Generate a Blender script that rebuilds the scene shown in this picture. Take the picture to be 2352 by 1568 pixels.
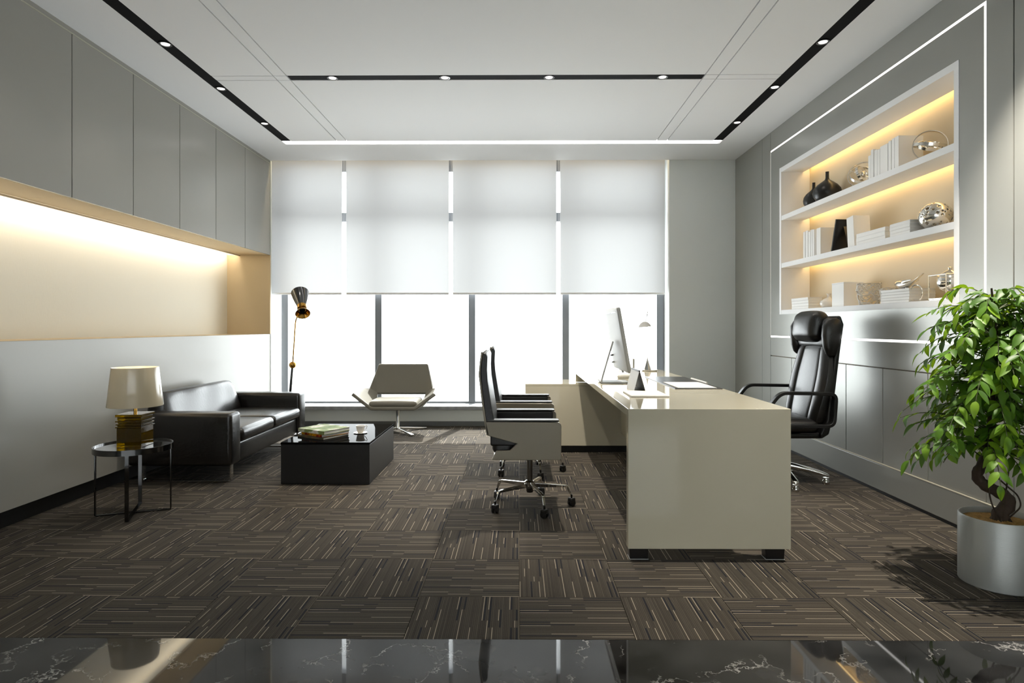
import bpy, bmesh, math, random
from mathutils import Vector, Matrix, Euler

for _o in list(bpy.data.objects):
    bpy.data.objects.remove(_o, do_unlink=True)
scene = bpy.context.scene
COL = scene.collection
PI = math.pi
rnd = random.Random(7)

# ------------------------------------------------------------------ camera
cam_data = bpy.data.cameras.new('camera')
cam_data.sensor_width = 36.0
cam_data.lens = 1418.0 / 2352.0 * 36.0
cam_data.shift_x = -0.00255
cam_data.shift_y = -0.01403
cam_data.clip_start = 0.05
cam = bpy.data.objects.new('camera', cam_data)
cam.location = (0, 0, 1.18)
cam.rotation_euler = (PI / 2, 0, 0.007)
COL.objects.link(cam)
scene.camera = cam

# ------------------------------------------------------------------ world, sun, exposure
SKY = 7.4
world = bpy.data.worlds.new('white_sky')
scene.world = world
world.use_nodes = True
world.node_tree.nodes['Background'].inputs[0].default_value = (0.945, 0.975, 1.0, 1)
world.node_tree.nodes['Background'].inputs[1].default_value = SKY

sun_d = bpy.data.lights.new('sun', 'SUN')
sun_d.energy = 10.5
sun_d.angle = math.radians(0.6)
sun_d.color = (1.0, 0.97, 0.93)
sun = bpy.data.objects.new('sun', sun_d)
sun.rotation_euler = Vector((-0.25, -1.0, -1.18)).to_track_quat('-Z', 'Y').to_euler()
sun.location = (2, 12, 6)
COL.objects.link(sun)

vs = scene.view_settings
vs.view_transform = 'Standard'
vs.look = 'None'
vs.gamma = 1.0
vs.use_curve_mapping = False
vs.exposure = 0.22
scene.cycles.max_bounces = 8
scene.cycles.diffuse_bounces = 5
scene.cycles.glossy_bounces = 4
scene.cycles.transmission_bounces = 8
scene.cycles.transparent_max_bounces = 12
scene.cycles.caustics_reflective = False
scene.cycles.caustics_refractive = False
scene.cycles.sample_clamp_indirect = 6.0

SPOT_W = 9.0
LED_E = 3.0
WARM = (1.0, 0.92, 0.80)

# ------------------------------------------------------------------ room dimensions
XL, XR = -2.975, 2.575          # cladding fronts
YB, YF = 7.366, -2.6            # window wall front, wall behind
ZC = 3.17
SP = 0.44                        # carpet tile

# ------------------------------------------------------------------ materials
def lin(c):
    return tuple(((v / 255.0) / 12.92 if v / 255.0 <= 0.04045 else ((v / 255.0 + 0.055) / 1.055) ** 2.4) for v in c) + (1.0,)

def setin(b, name, v):
    if name in b.inputs:
        b.inputs[name].default_value = v

def mat(name, c, rough=0.5, metal=0.0, coat=0.0, spec=0.5, trans=0.0, ior=1.5, bump=None, var=None, sheen=0.0, croughness=0.05):
    m = bpy.data.materials.new(name)
    m.use_nodes = True
    nt = m.node_tree
    b = nt.nodes['Principled BSDF']
    b.inputs['Base Color'].default_value = lin(c)
    b.inputs['Roughness'].default_value = rough
    b.inputs['Metallic'].default_value = metal
    setin(b, 'Coat Weight', coat)
    setin(b, 'Coat Roughness', croughness)
    setin(b, 'Specular IOR Level', spec)
    setin(b, 'Transmission Weight', trans)
    setin(b, 'IOR', ior)
    setin(b, 'Sheen Weight', sheen)
    tc = None
    if bump or var:
        tc = nt.nodes.new('ShaderNodeTexCoord')
    if var:
        sc, amt = var
        n = nt.nodes.new('ShaderNodeTexNoise')
        n.inputs['Scale'].default_value = sc
        n.inputs['Detail'].default_value = 5
        nt.links.new(tc.outputs['Object'], n.inputs['Vector'])
        mr = nt.nodes.new('ShaderNodeMapRange')
        mr.inputs['To Min'].default_value = 1 - amt
        mr.inputs['To Max'].default_value = 1 + amt
        nt.links.new(n.outputs['Fac'], mr.inputs['Value'])
        mx = nt.nodes.new('ShaderNodeVectorMath')
        mx.operation = 'SCALE'
        mx.inputs[0].default_value = lin(c)[:3]
        nt.links.new(mr.outputs['Result'], mx.inputs['Scale'])
        nt.links.new(mx.outputs['Vector'], b.inputs['Base Color'])
    if bump:
        sc, st = bump[0], bump[1]
        mp = nt.nodes.new('ShaderNodeMapping')
        if len(bump) > 2:
            mp.inputs['Scale'].default_value = bump[2]
        nt.links.new(tc.outputs['Object'], mp.inputs['Vector'])
        n = nt.nodes.new('ShaderNodeTexNoise')
        n.inputs['Scale'].default_value = sc
        n.inputs['Detail'].default_value = 4
        nt.links.new(mp.outputs['Vector'], n.inputs['Vector'])
        bp = nt.nodes.new('ShaderNodeBump')
        bp.inputs['Strength'].default_value = st
        bp.inputs['Distance'].default_value = 0.01
        nt.links.new(n.outputs['Fac'], bp.inputs['Height'])
        nt.links.new(bp.outputs['Normal'], b.inputs['Normal'])
    return m

def emit(name, c, s):
    m = bpy.data.materials.new(name)
    m.use_nodes = True
    nt = m.node_tree
    nt.nodes.clear()
    o = nt.nodes.new('ShaderNodeOutputMaterial')
    e = nt.nodes.new('ShaderNodeEmission')
    e.inputs[0].default_value = tuple(c) + (1,)
    e.inputs[1].default_value = s
    nt.links.new(e.outputs[0], o.inputs[0])
    return m

M = {}
M['ceiling'] = mat('ceiling_paint', (240, 240, 240), 0.9, bump=(260, 0.08))
M['ceil_core'] = mat('ceiling_slab', (150, 148, 142), 0.9)
M['black_slot'] = mat('black_slot', (9, 9, 9), 0.7, spec=0.1)
M['satin'] = mat('satin_champagne_panel', (158, 156, 150), 0.25, metal=0.05, spec=0.22, bump=(420, 0.02))
M['satin_r'] = mat('satin_grey_panel', (158, 159, 154), 0.28, metal=0.32, spec=0.34, bump=(420, 0.02))
M['groove'] = mat('groove_backing', (98, 86, 68), 0.5, metal=0.4)
M['cream'] = mat('cream_wallpaper', (224, 219, 204), 0.8, bump=(300, 0.12, (1, 1, 0.08)))
M['beige'] = mat('beige_lacquer', (196, 176, 142), 0.55)
M['wall_grey'] = mat('grey_wall_paint', (222, 225, 222), 0.45)
M['front_wall'] = mat('rear_wall_paint', (120, 108, 90), 0.7)
M['base_grey'] = mat('grey_baseboard', (98, 99, 99), 0.5)
M['toe'] = mat('black_toe_kick', (12, 11, 10), 0.6)
M['mullion'] = mat('anodised_mullion', (128, 131, 136), 0.35, metal=0.4)
M['sill'] = mat('grey_marble_sill', (150, 152, 154), 0.25, var=(14, 0.45))
M['white'] = mat('white_lacquer', (242, 242, 242), 0.55)
M['shelf_back'] = mat('shelf_back_cream', (226, 211, 182), 0.6)
M['desk'] = mat('cream_gloss_lacquer', (188, 182, 162), 0.05, spec=0.5)
M['blk_plastic'] = mat('black_plastic', (20, 20, 20), 0.4)
M['leather'] = mat('black_leather', (17, 16, 15), 0.33, spec=0.6, bump=(160, 0.10))
M['leather_sofa'] = mat('black_sofa_leather', (24, 22, 20), 0.27, spec=0.6, bump=(60, 0.07))
M['leather_dk'] = mat('black_chair_leather', (20, 18, 16), 0.42, bump=(180, 0.08))
M['taupe'] = mat('taupe_gloss_shell', (130, 121, 103), 0.28, coat=0.05)
M['taupe_leather'] = mat('taupe_leather', (116, 112, 101), 0.42, bump=(200, 0.05))
M['chrome'] = mat('chrome', (225, 224, 220), 0.07, metal=1.0)
M['steel'] = mat('grey_steel', (120, 118, 114), 0.18, metal=1.0)
M['dark_chrome'] = mat('dark_chrome', (92, 92, 92), 0.10, metal=1.0)
M['brass'] = mat('polished_brass', (176, 134, 62), 0.16, metal=1.0)
M['blk_gloss'] = mat('black_gloss_table', (16, 16, 16), 0.03, spec=0.003)
M['blk_satin'] = mat('black_satin', (17, 17, 17), 0.35)
M['glass_top'] = mat('smoked_glass', (20, 20, 20), 0.04, coat=0.6)
M['amber'] = mat('amber_crystal', (92, 68, 0), 0.03, trans=0.7, ior=1.5, spec=0.2)
M['shade'] = mat('cream_gloss_shade', (206, 192, 164), 0.18, coat=0.5)
M['porcelain'] = mat('white_porcelain', (226, 221, 212), 0.14, coat=0.4)
M['coffee'] = mat('coffee', (52, 30, 16), 0.1)
M['paper'] = mat('white_paper', (226, 224, 218), 0.8)
M['pages'] = mat('book_pages', (206, 204, 194), 0.8, bump=(600, 0.2, (0.02, 0.02, 1)))
M['book_white'] = mat('white_book_cover', (240, 239, 236), 0.55)
M['calgrey'] = mat('grey_card', (160, 160, 158), 0.6)
M['calbrown'] = mat('brown_card', (92, 84, 66), 0.6)
M['pad'] = mat('black_desk_pad', (26, 23, 20), 0.3)
M['alu'] = mat('brushed_aluminium', (176, 176, 174), 0.5, spec=0.15)
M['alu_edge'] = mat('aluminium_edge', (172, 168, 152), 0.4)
M['screen'] = mat('dark_screen', (8, 8, 10), 0.05)
M['mouse'] = mat('white_plastic', (232, 230, 224), 0.25, coat=0.3)
M['vase_black'] = mat('black_ceramic', (12, 12, 12), 0.32)
M['silver'] = mat('polished_silver', (232, 229, 222), 0.16, metal=1.0)
M['pot'] = mat('brushed_steel_planter', (176, 178, 175), 0.42, metal=0.5, bump=(90, 0.12, (0.3, 0.3, 6)))
M['soil'] = mat('brown_bark_chips', (190, 146, 84), 0.9, bump=(140, 0.9), var=(70, 0.6))
M['bark'] = mat('dark_bark', (62, 50, 40), 0.85, bump=(40, 0.7, (1, 1, 0.3)), var=(30, 0.4))
M['twig'] = mat('green_twig', (52, 62, 26), 0.7)
M['white_led'] = emit('white_led', (1.0, 0.985, 0.95), LED_E)
M['white_led_wall'] = emit('white_wall_led', (1.0, 0.975, 0.93), 2.2)
M['lens'] = emit('downlight_lens', (1.0, 0.97, 0.92), 1.6)
M['bulb'] = emit('lamp_bulb', (1.0, 0.95, 0.86), 60.0)
M['warm_led'] = emit('warm_led', (1.0, 0.72, 0.36), 9.0)

def blind_mat():
    m = bpy.data.materials.new('translucent_blind_fabric')
    m.use_nodes = True
    nt = m.node_tree
    nt.nodes.clear()
    o = nt.nodes.new('ShaderNodeOutputMaterial')
    d = nt.nodes.new('ShaderNodeBsdfDiffuse')
    d.inputs[0].default_value = (0.70, 0.70, 0.70, 1)
    t = nt.nodes.new('ShaderNodeBsdfTranslucent')
    t.inputs[0].default_value = (0.275, 0.275, 0.275, 1)
    tc = nt.nodes.new('ShaderNodeTexCoord')
    w = nt.nodes.new('ShaderNodeTexNoise')
    w.inputs['Scale'].default_value = 500
    nt.links.new(tc.outputs['Object'], w.inputs['Vector'])
    bp = nt.nodes.new('ShaderNodeBump')
    bp.inputs['Strength'].default_value = 0.05
    nt.links.new(w.outputs['Fac'], bp.inputs['Height'])
    nt.links.new(bp.outputs['Normal'], d.inputs['Normal'])
    mx = nt.nodes.new('ShaderNodeMixShader')
    mx.inputs[0].default_value = 0.5
    nt.links.new(d.outputs[0], mx.inputs[1])
    nt.links.new(t.outputs[0], mx.inputs[2])
    nt.links.new(mx.outputs[0], o.inputs[0])
    return m
M['blind'] = blind_mat()
M['fill_sheer'] = M['blind'].copy()
M['fill_sheer'].name = 'fill_screen_fabric'  # diffuses the fill light of the window added behind the camera
for _n in M['fill_sheer'].node_tree.nodes:
    if _n.type == 'BSDF_TRANSLUCENT':
        _n.inputs[0].default_value = (0.74, 0.74, 0.74, 1)
    if _n.type == 'MIX_SHADER':
        _n.inputs[0].default_value = 0.80

def pane_mat():
    m = bpy.data.materials.new('thin_window_glass')
    m.use_nodes = True
    nt = m.node_tree
    nt.nodes.clear()
    o = nt.nodes.new('ShaderNodeOutputMaterial')
    t = nt.nodes.new('ShaderNodeBsdfTransparent')
    t.inputs[0].default_value = (0.97, 0.985, 0.98, 1)
    g = nt.nodes.new('ShaderNodeBsdfGlossy')
    g.inputs['Roughness'].default_value = 0.01
    lw = nt.nodes.new('ShaderNodeLayerWeight')
    pw = nt.nodes.new('ShaderNodeMath')
    pw.operation = 'POWER'
    nt.links.new(lw.outputs['Facing'], pw.inputs[0])
    pw.inputs[1].default_value = 5.0
    f = nt.nodes.new('ShaderNodeMath')
    f.operation = 'MULTIPLY_ADD'
    nt.links.new(pw.outputs[0], f.inputs[0])
    f.inputs[1].default_value = 0.6
    f.inputs[2].default_value = 0.03
    mx = nt.nodes.new('ShaderNodeMixShader')
    nt.links.new(f.outputs[0], mx.inputs[0])
    nt.links.new(t.outputs[0], mx.inputs[1])
    nt.links.new(g.outputs[0], mx.inputs[2])
    nt.links.new(mx.outputs[0], o.inputs[0])
    return m
M['pane'] = pane_mat()

def carpet_mat():
    m = bpy.data.materials.new('striped_carpet_tile')
    m.use_nodes = True
    nt = m.node_tree
    N, L = nt.nodes, nt.links
    b = N['Principled BSDF']
    b.inputs['Roughness'].default_value = 0.95
    setin(b, 'Specular IOR Level', 0.15)
    tc = N.new('ShaderNodeTexCoord')
    sx = N.new('ShaderNodeSeparateXYZ')
    L.new(tc.outputs['Object'], sx.inputs[0])
    def mth(op, a, bb=None, c=None):
        n = N.new('ShaderNodeMath')
        n.operation = op
        for i, v in enumerate((a, bb, c)):
            if v is None:
                continue
            if isinstance(v, (int, float)):
                n.inputs[i].default_value = v
            else:
                L.new(v, n.inputs[i])
        return n.outputs[0]
    NL = 60.0
    u = mth('MULTIPLY', mth('ADD', sx.outputs['X'], SP / 2), NL / SP)
    v = mth('MULTIPLY', mth('ADD', sx.outputs['Y'], SP / 2), 1.0 / SP)
    line = mth('FLOOR', u)
    fr = mth('FRACT', u)
    # four bands with uneven breaks
    band = mth('ADD', mth('ADD', mth('GREATER_THAN', v, 0.37), mth('GREATER_THAN', v, 0.50)), mth('GREATER_THAN', v, 0.72))
    cv = N.new('ShaderNodeCombineXYZ')
    L.new(line, cv.inputs[0]); L.new(band, cv.inputs[1])
    wn = N.new('ShaderNodeTexWhiteNoise')
    wn.noise_dimensions = '2D'
    L.new(cv.outputs[0], wn.inputs['Vector'])
    r = wn.outputs['Value']
    # a second noise that merges pairs of bands so that some dashes run longer
    cv2 = N.new('ShaderNodeCombineXYZ')
    L.new(line, cv2.inputs[0]); L.new(mth('GREATER_THAN', v, 0.50), cv2.inputs[1])
    cv2.inputs[2].default_value = 5.0
    wn2 = N.new('ShaderNodeTexWhiteNoise')
    wn2.noise_dimensions = '3D'
    L.new(cv2.outputs[0], wn2.inputs['Vector'])
    r2 = wn2.outputs['Value']
    third = mth('MODULO', line, 3.0)
    isl = mth('LESS_THAN', third, 0.5)
    isd = mth('MULTIPLY', mth('GREATER_THAN', third, 0.5), mth('LESS_THAN', third, 1.5))
    light = mth('MULTIPLY', isl, mth('MAXIMUM', mth('GREATER_THAN', r, 0.77), mth('GREATER_THAN', r2, 0.94)))
    inner = mth('MULTIPLY', mth('GREATER_THAN', fr, 0.2), mth('LESS_THAN', fr, 0.68))
    light = mth('MULTIPLY', light, inner)
    light = mth('MAXIMUM', light, mth('MULTIPLY', mth('GREATER_THAN', u, NL - 0.5), 0.35))
    dark = mth('MULTIPLY', isd, mth('MAXIMUM', mth('LESS_THAN', r, 0.24), mth('LESS_THAN', r2, 0.08)))
    # fine ribs of the loop pile
    rib = mth('MULTIPLY', mth('ABSOLUTE', mth('SUBTRACT', fr, 0.5)), 2.0)
    wn3 = N.new('ShaderNodeTexWhiteNoise')
    wn3.noise_dimensions = '1D'
    L.new(line, wn3.inputs['W'])
    tone = mth('ADD', mth('MULTIPLY', wn3.outputs['Value'], 0.45), 0.80)
    tone = mth('MULTIPLY', tone, mth('SUBTRACT', 1.05, mth('MULTIPLY', mth('POWER', rib, 4.0), 0.5)))
    nz = N.new('ShaderNodeTexNoise')
    nz.inputs['Scale'].default_value = 350
    nz.inputs['Detail'].default_value = 2
    L.new(tc.outputs['Object'], nz.inputs['Vector'])
    tone = mth('MULTIPLY', tone, mth('ADD', mth('MULTIPLY', nz.outputs['Fac'], 0.7), 0.65))
    def mixc(fac, a, bcol):
        mx = N.new('ShaderNodeMix')
        mx.data_type = 'RGBA'
        L.new(fac, mx.inputs[0])
        if isinstance(a, tuple):
            mx.inputs[6].default_value = a
        else:
            L.new(a, mx.inputs[6])
        mx.inputs[7].default_value = bcol
        return mx.outputs[2]
    base = N.new('ShaderNodeVectorMath')
    base.operation = 'SCALE'
    base.inputs[0].default_value = lin((68, 63, 56))[:3]
    L.new(tone, base.inputs['Scale'])
    c = mixc(dark, base.outputs['Vector'], lin((36, 36, 40)))
    c = mixc(light, c, lin((146, 136, 121)))
    L.new(c, b.inputs['Base Color'])
    bp = N.new('ShaderNodeBump')
    bp.inputs['Strength'].default_value = 0.5
    bp.inputs['Distance'].default_value = 0.003
    L.new(mth('ADD', mth('SUBTRACT', 1.0, mth('POWER', rib, 3.0)), mth('MULTIPLY', nz.outputs['Fac'], 0.6)), bp.inputs['Height'])
    L.new(bp.outputs['Normal'], b.inputs['Normal'])
    return m
M['carpet'] = carpet_mat()

def marble_mat():
    m = bpy.data.materials.new('polished_black_marble')
    m.use_nodes = True
    nt = m.node_tree
    N, L = nt.nodes, nt.links
    b = N['Principled BSDF']
    b.inputs['Roughness'].default_value = 0.03
    setin(b, 'Specular IOR Level', 0.5)
    tc = N.new('ShaderNodeTexCoord')
    n1 = N.new('ShaderNodeTexNoise')
    n1.inputs['Scale'].default_value = 2.2
    n1.inputs['Detail'].default_value = 6
    n1.inputs['Roughness'].default_value = 0.65
    L.new(tc.outputs['Object'], n1.inputs['Vector'])
    vm = N.new('ShaderNodeVectorMath')
    vm.operation = 'MULTIPLY_ADD'
    vm.inputs[1].default_value = (0.7, 0.7, 0.7)
    L.new(n1.outputs['Color'], vm.inputs[0])
    L.new(tc.outputs['Object'], vm.inputs[2])
    vo = N.new('ShaderNodeTexVoronoi')
    vo.feature = 'DISTANCE_TO_EDGE'
    vo.inputs['Scale'].default_value = 3.4
    L.new(vm.outputs[0], vo.inputs['Vector'])
    r1 = N.new('ShaderNodeMapRange')
    r1.inputs['From Min'].default_value = 0.0
    r1.inputs['From Max'].default_value = 0.022
    r1.inputs['To Min'].default_value = 1.0
    r1.inputs['To Max'].default_value = 0.0
    L.new(vo.outputs['Distance'], r1.inputs['Value'])
    n2 = N.new('ShaderNodeTexNoise')
    n2.inputs['Scale'].default_value = 5.0
    n2.inputs['Detail'].default_value = 5
    L.new(tc.outputs['Object'], n2.inputs['Vector'])
    r2 = N.new('ShaderNodeMapRange')
    r2.inputs['From Min'].default_value = 0.47
    r2.inputs['From Max'].default_value = 0.72
    L.new(n2.outputs['Fac'], r2.inputs['Value'])
    mu = N.new('ShaderNodeMath')
    mu.operation = 'MULTIPLY'
    L.new(r1.outputs[0], mu.inputs[0]); L.new(r2.outputs[0], mu.inputs[1])
    n3 = N.new('ShaderNodeTexNoise')
    n3.inputs['Scale'].default_value = 3.0
    n3.inputs['Detail'].default_value = 8
    L.new(tc.outputs['Object'], n3.inputs['Vector'])
    cr = N.new('ShaderNodeValToRGB')
    cr.color_ramp.elements[0].position = 0.35
    cr.color_ramp.elements[0].color = lin((16, 16, 17))
    cr.color_ramp.elements[1].position = 0.75
    cr.color_ramp.elements[1].color = lin((66, 66, 66))
    L.new(n3.outputs['Fac'], cr.inputs[0])
    mx = N.new('ShaderNodeMix')
    mx.data_type = 'RGBA'
    L.new(mu.outputs[0], mx.inputs[0])
    L.new(cr.outputs[0], mx.inputs[6])
    mx.inputs[7].default_value = lin((185, 183, 178))
    L.new(mx.outputs[2], b.inputs['Base Color'])
    return m
M['marble'] = marble_mat()

def leaf_mat():
    m = bpy.data.materials.new('glossy_green_leaf')
    m.use_nodes = True
    nt = m.node_tree
    N, L = nt.nodes, nt.links
    b = N['Principled BSDF']
    b.inputs['Roughness'].default_value = 0.48
    oi = N.new('ShaderNodeObjectInfo')
    cr = N.new('ShaderNodeValToRGB')
    cr.color_ramp.elements[0].color = lin((60, 98, 26))
    cr.color_ramp.elements[1].color = lin((130, 168, 30))
    e = cr.color_ramp.elements.new(0.6)
    e.color = lin((88, 132, 28))
    L.new(oi.outputs['Random'], cr.inputs[0])
    L.new(cr.outputs[0], b.inputs['Base Color'])
    t = N.new('ShaderNodeBsdfTranslucent')
    t.inputs[0].default_value = lin((140, 176, 30))
    mx = N.new('ShaderNodeMixShader')
    mx.inputs[0].default_value = 0.28
    L.new(b.outputs[0], mx.inputs[1])
    L.new(t.outputs[0], mx.inputs[2])
    L.new(mx.outputs[0], N['Material Output'].inputs[0])
    return m
M['leaf'] = leaf_mat()

def cover_mat(name, cols, scale, seed):
    """Printed picture cover: soft blotches of several inks."""
    m = bpy.data.materials.new(name)
    m.use_nodes = True
    nt = m.node_tree
    N, L = nt.nodes, nt.links
    b = N['Principled BSDF']
    b.inputs['Roughness'].default_value = 0.6
    setin(b, 'Specular IOR Level', 0.08)
    tc = N.new('ShaderNodeTexCoord')
    mp = N.new('ShaderNodeMapping')
    mp.inputs['Location'].default_value = (seed, seed * 0.7, 0)
    L.new(tc.outputs['Object'], mp.inputs['Vector'])
    n = N.new('ShaderNodeTexNoise')
    n.inputs['Scale'].default_value = scale
    n.inputs['Detail'].default_value = 3
    L.new(mp.outputs['Vector'], n.inputs['Vector'])
    cr = N.new('ShaderNodeValToRGB')
    el = cr.color_ramp.elements
    el[0].position = 0.3; el[0].color = lin(cols[0])
    el[1].position = 0.72; el[1].color = lin(cols[-1])
    for i, c in enumerate(cols[1:-1]):
        k = el.new(0.3 + 0.42 * (i + 1) / (len(cols) - 1)); k.color = lin(c)
    L.new(n.outputs['Fac'], cr.inputs[0])
    L.new(cr.outputs[0], b.inputs['Base Color'])
    return m
M['cover_green'] = cover_mat('green_picture_cover', [(70, 92, 44), (104, 120, 66), (128, 140, 92), (206, 206, 196), (150, 90, 74)], 9.0, 3.0)
M['cover_dark'] = cover_mat('dark_red_cover', [(24, 12, 10), (110, 14, 12), (214, 150, 24), (30, 20, 14)], 12.0, 8.0)
M['cover_olive'] = cover_mat('olive_cover', [(58, 62, 50), (82, 76, 60), (120, 90, 60)], 9.0, 1.0)

# ------------------------------------------------------------------ mesh helpers
def box(bm, x0, x1, y0, y1, z0, z1):
    v = [bm.verts.new((x, y, z)) for x in (x0, x1) for y in (y0, y1) for z in (z0, z1)]
    for f in ((0, 1, 3, 2), (4, 6, 7, 5), (0, 4, 5, 1), (2, 3, 7, 6), (0, 2, 6, 4), (1, 5, 7, 3)):
        bm.faces.new([v[i] for i in f])
    return v

def xform(vs, mt):
    for v in vs:
        v.co = mt @ v.co

def lathe(bm, prof, seg=32, c=(0, 0, 0), mt=None):
    """Revolve (r, z) about the local z axis; r = 0 ends are closed."""
    rings = []
    new = []
    for r, z in prof:
        if r < 1e-6:
            v = bm.verts.new((c[0], c[1], c[2] + z)); rings.append([v]); new.append(v)
        else:
            ring = [bm.verts.new((c[0] + r * math.cos(2 * PI * i / seg), c[1] + r * math.sin(2 * PI * i / seg), c[2] + z)) for i in range(seg)]
            rings.append(ring); new += ring
    for a, b in zip(rings, rings[1:]):
        for i in range(seg):
            j = (i + 1) % seg
            if len(a) == 1 and len(b) == 1:
                continue
            if len(a) == 1:
                bm.faces.new((a[0], b[j], b[i]))
            elif len(b) == 1:
                bm.faces.new((a[i], a[j], b[0]))
            else:
                bm.faces.new((a[i], a[j], b[j], b[i]))
    if mt is not None:
        xform(new, mt)
    return new

def tube(bm, pts, rad, seg=10, closed=False, cap=True):
    pts = [Vector(p) for p in pts]
    n = len(pts)
    rads = rad if isinstance(rad, (list, tuple)) else [rad] * n
    tans = []
    for i in range(n):
        a = pts[(i - 1) % n] if (closed or i > 0) else pts[i]
        b = pts[(i + 1) % n] if (closed or i < n - 1) else pts[i]
        tans.append((b - a).normalized())
    ref = Vector((0, 0, 1)) if abs(tans[0].z) < 0.9 else Vector((1, 0, 0))
    u = (ref - tans[0] * ref.dot(tans[0])).normalized()
    rings = []
    for i in range(n):
        u = (u - tans[i] * u.dot(tans[i])).normalized()
        w = tans[i].cross(u)
        rings.append([bm.verts.new(pts[i] + (u * math.cos(2 * PI * k / seg) + w * math.sin(2 * PI * k / seg)) * rads[i]) for k in range(seg)])
    m = n if closed else n - 1
    for i in range(m):
        a, b = rings[i], rings[(i + 1) % n]
        for k in range(seg):
            j = (k + 1) % seg
            bm.faces.new((a[k], a[j], b[j], b[k]))
    if cap and not closed:
        bm.faces.new(rings[0][::-1]); bm.faces.new(rings[-1])
    return [v for r in rings for v in r]

def fillet(pts, r, n=5, closed=False):
    pts = [Vector(p) for p in pts]
    out = []
    m = len(pts)
    for i, p in enumerate(pts):
        if not closed and i in (0, m - 1):
            out.append(p); continue
        a, b = pts[i - 1], pts[(i + 1) % m]
        da, db = (a - p), (b - p)
        rr = min(r, da.length * 0.45, db.length * 0.45)
        s, e = p + da.normalized() * rr, p + db.normalized() * rr
        for k in range(n + 1):
            t = k / n
            out.append(s * (1 - t) ** 2 + p * 2 * t * (1 - t) + e * t * t)
    return out

def sweep(bm, pts, w, t, side, closed=False):
    """Flat bar: width w along the fixed direction side, thickness t across it."""
    pts = [Vector(p) for p in pts]
    side = Vector(side).normalized()
    n = len(pts)
    rings = []
    for i in range(n):
        a = pts[(i - 1) % n] if (closed or i > 0) else pts[i]
        b = pts[(i + 1) % n] if (closed or i < n - 1) else pts[i]
        tan = (b - a).normalized()
        nor = tan.cross(side).normalized()
        rings.append([bm.verts.new(pts[i] + side * sx * w / 2 + nor * sn * t / 2) for sx, sn in ((-1, -1), (1, -1), (1, 1), (-1, 1))])
    for i in range(n if closed else n - 1):
        a, b = rings[i], rings[(i + 1) % n]
        for k in range(4):
            j = (k + 1) % 4
            bm.faces.new((a[k], a[j], b[j], b[k]))
    if not closed:
        bm.faces.new(rings[0][::-1]); bm.faces.new(rings[-1])

def prism(bm, poly, axis, a0, a1):
    """Extrude a 2-D polygon along an axis; poly holds the other two coordinates in order."""
    def P(p, a):
        if axis == 'x': return (a, p[0], p[1])
        if axis == 'y': return (p[0], a, p[1])
        return (p[0], p[1], a)
    A = [bm.verts.new(P(p, a0)) for p in poly]
    B = [bm.verts.new(P(p, a1)) for p in poly]
    bm.faces.new(A[::-1]); bm.faces.new(B)
    n = len(poly)
    for i in range(n):
        j = (i + 1) % n
        bm.faces.new((A[i], A[j], B[j], B[i]))
    return A + B

def rbox(bm, c, h, r, puff=(0, 0, 0), k=5, mt=None):
    """Soft rounded box: centre c, half sizes h, edge radius r, faces bulged by puff."""
    c = Vector(c)
    r = min(r, min(h) * 0.98)
    def params(hh):
        ins = hh - r
        edge = [ins + r * q for q in (0.0, 0.35, 0.68, 1.0)]
        mid = [-ins + 2 * ins * i / k for i in range(1, k)]
        return [-e for e in edge[::-1]] + mid + edge
    pr = [params(x) for x in h]
    cache = {}
    new = []
    def vert(p):
        key = tuple(round(x, 6) for x in p)
        if key in cache:
            return cache[key]
        q = Vector([max(-(h[i] - r), min(h[i] - r, p[i])) for i in range(3)])
        d = Vector(p) - q
        o = q + (d.normalized() * r if d.length > 1e-9 else Vector((0, 0, 0)))
        s = [max(0.0, 1 - (p[i] / h[i]) ** 2) for i in range(3)]
        bul = Vector((puff[0] * (p[0] / h[0]) * s[1] * s[2], puff[1] * (p[1] / h[1]) * s[0] * s[2], puff[2] * (p[2] / h[2]) * s[0] * s[1]))
        v = bm.verts.new(o + bul + c)
        cache[key] = v
        new.append(v)
        return v
    for ax in range(3):
        u, w = (ax + 1) % 3, (ax + 2) % 3
        for sg in (-1, 1):
            for i in range(len(pr[u]) - 1):
                for j in range(len(pr[w]) - 1):
                    q = []
                    for a, b in ((i, j), (i + 1, j), (i + 1, j + 1), (i, j + 1)):
                        p = [0, 0, 0]
                        p[ax] = sg * h[ax]; p[u] = pr[u][a]; p[w] = pr[w][b]
                        q.append(vert(p))
                    if len(set(q)) == 4:
                        bm.faces.new(q if sg > 0 else q[::-1])
    if mt is not None:
        xform(new, mt)
    return new

def loft(bm, secs, seg=24, p=2.6):
    """Closed superellipse sections: (centre, u axis, v axis, a, b)."""
    rings = []
    for c, u, v, a, b in secs:
        c, u, v = Vector(c), Vector(u), Vector(v)
        ring = []
        for i in range(seg):
            t = 2 * PI * i / seg
            ct, st = math.cos(t), math.sin(t)
            ring.append(bm.verts.new(c + u * a * math.copysign(abs(ct) ** (2 / p), ct) + v * b * math.copysign(abs(st) ** (2 / p), st)))
        rings.append(ring)
    for A, B in zip(rings, rings[1:]):
        for i in range(seg):
            j = (i + 1) % seg
            bm.faces.new((A[i], A[j], B[j], B[i]))
    bm.faces.new(rings[0][::-1]); bm.faces.new(rings[-1])

def mesh_from(bm, name, m, smooth=40):
    bmesh.ops.recalc_face_normals(bm, faces=bm.faces[:])
    me = bpy.data.meshes.new(name)
    bm.to_mesh(me)
    bm.free()
    me.materials.append(m)
    if smooth:
        for p in me.polygons:
            p.use_smooth = True
        me.set_sharp_from_angle(angle=math.radians(smooth))
    return me

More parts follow.
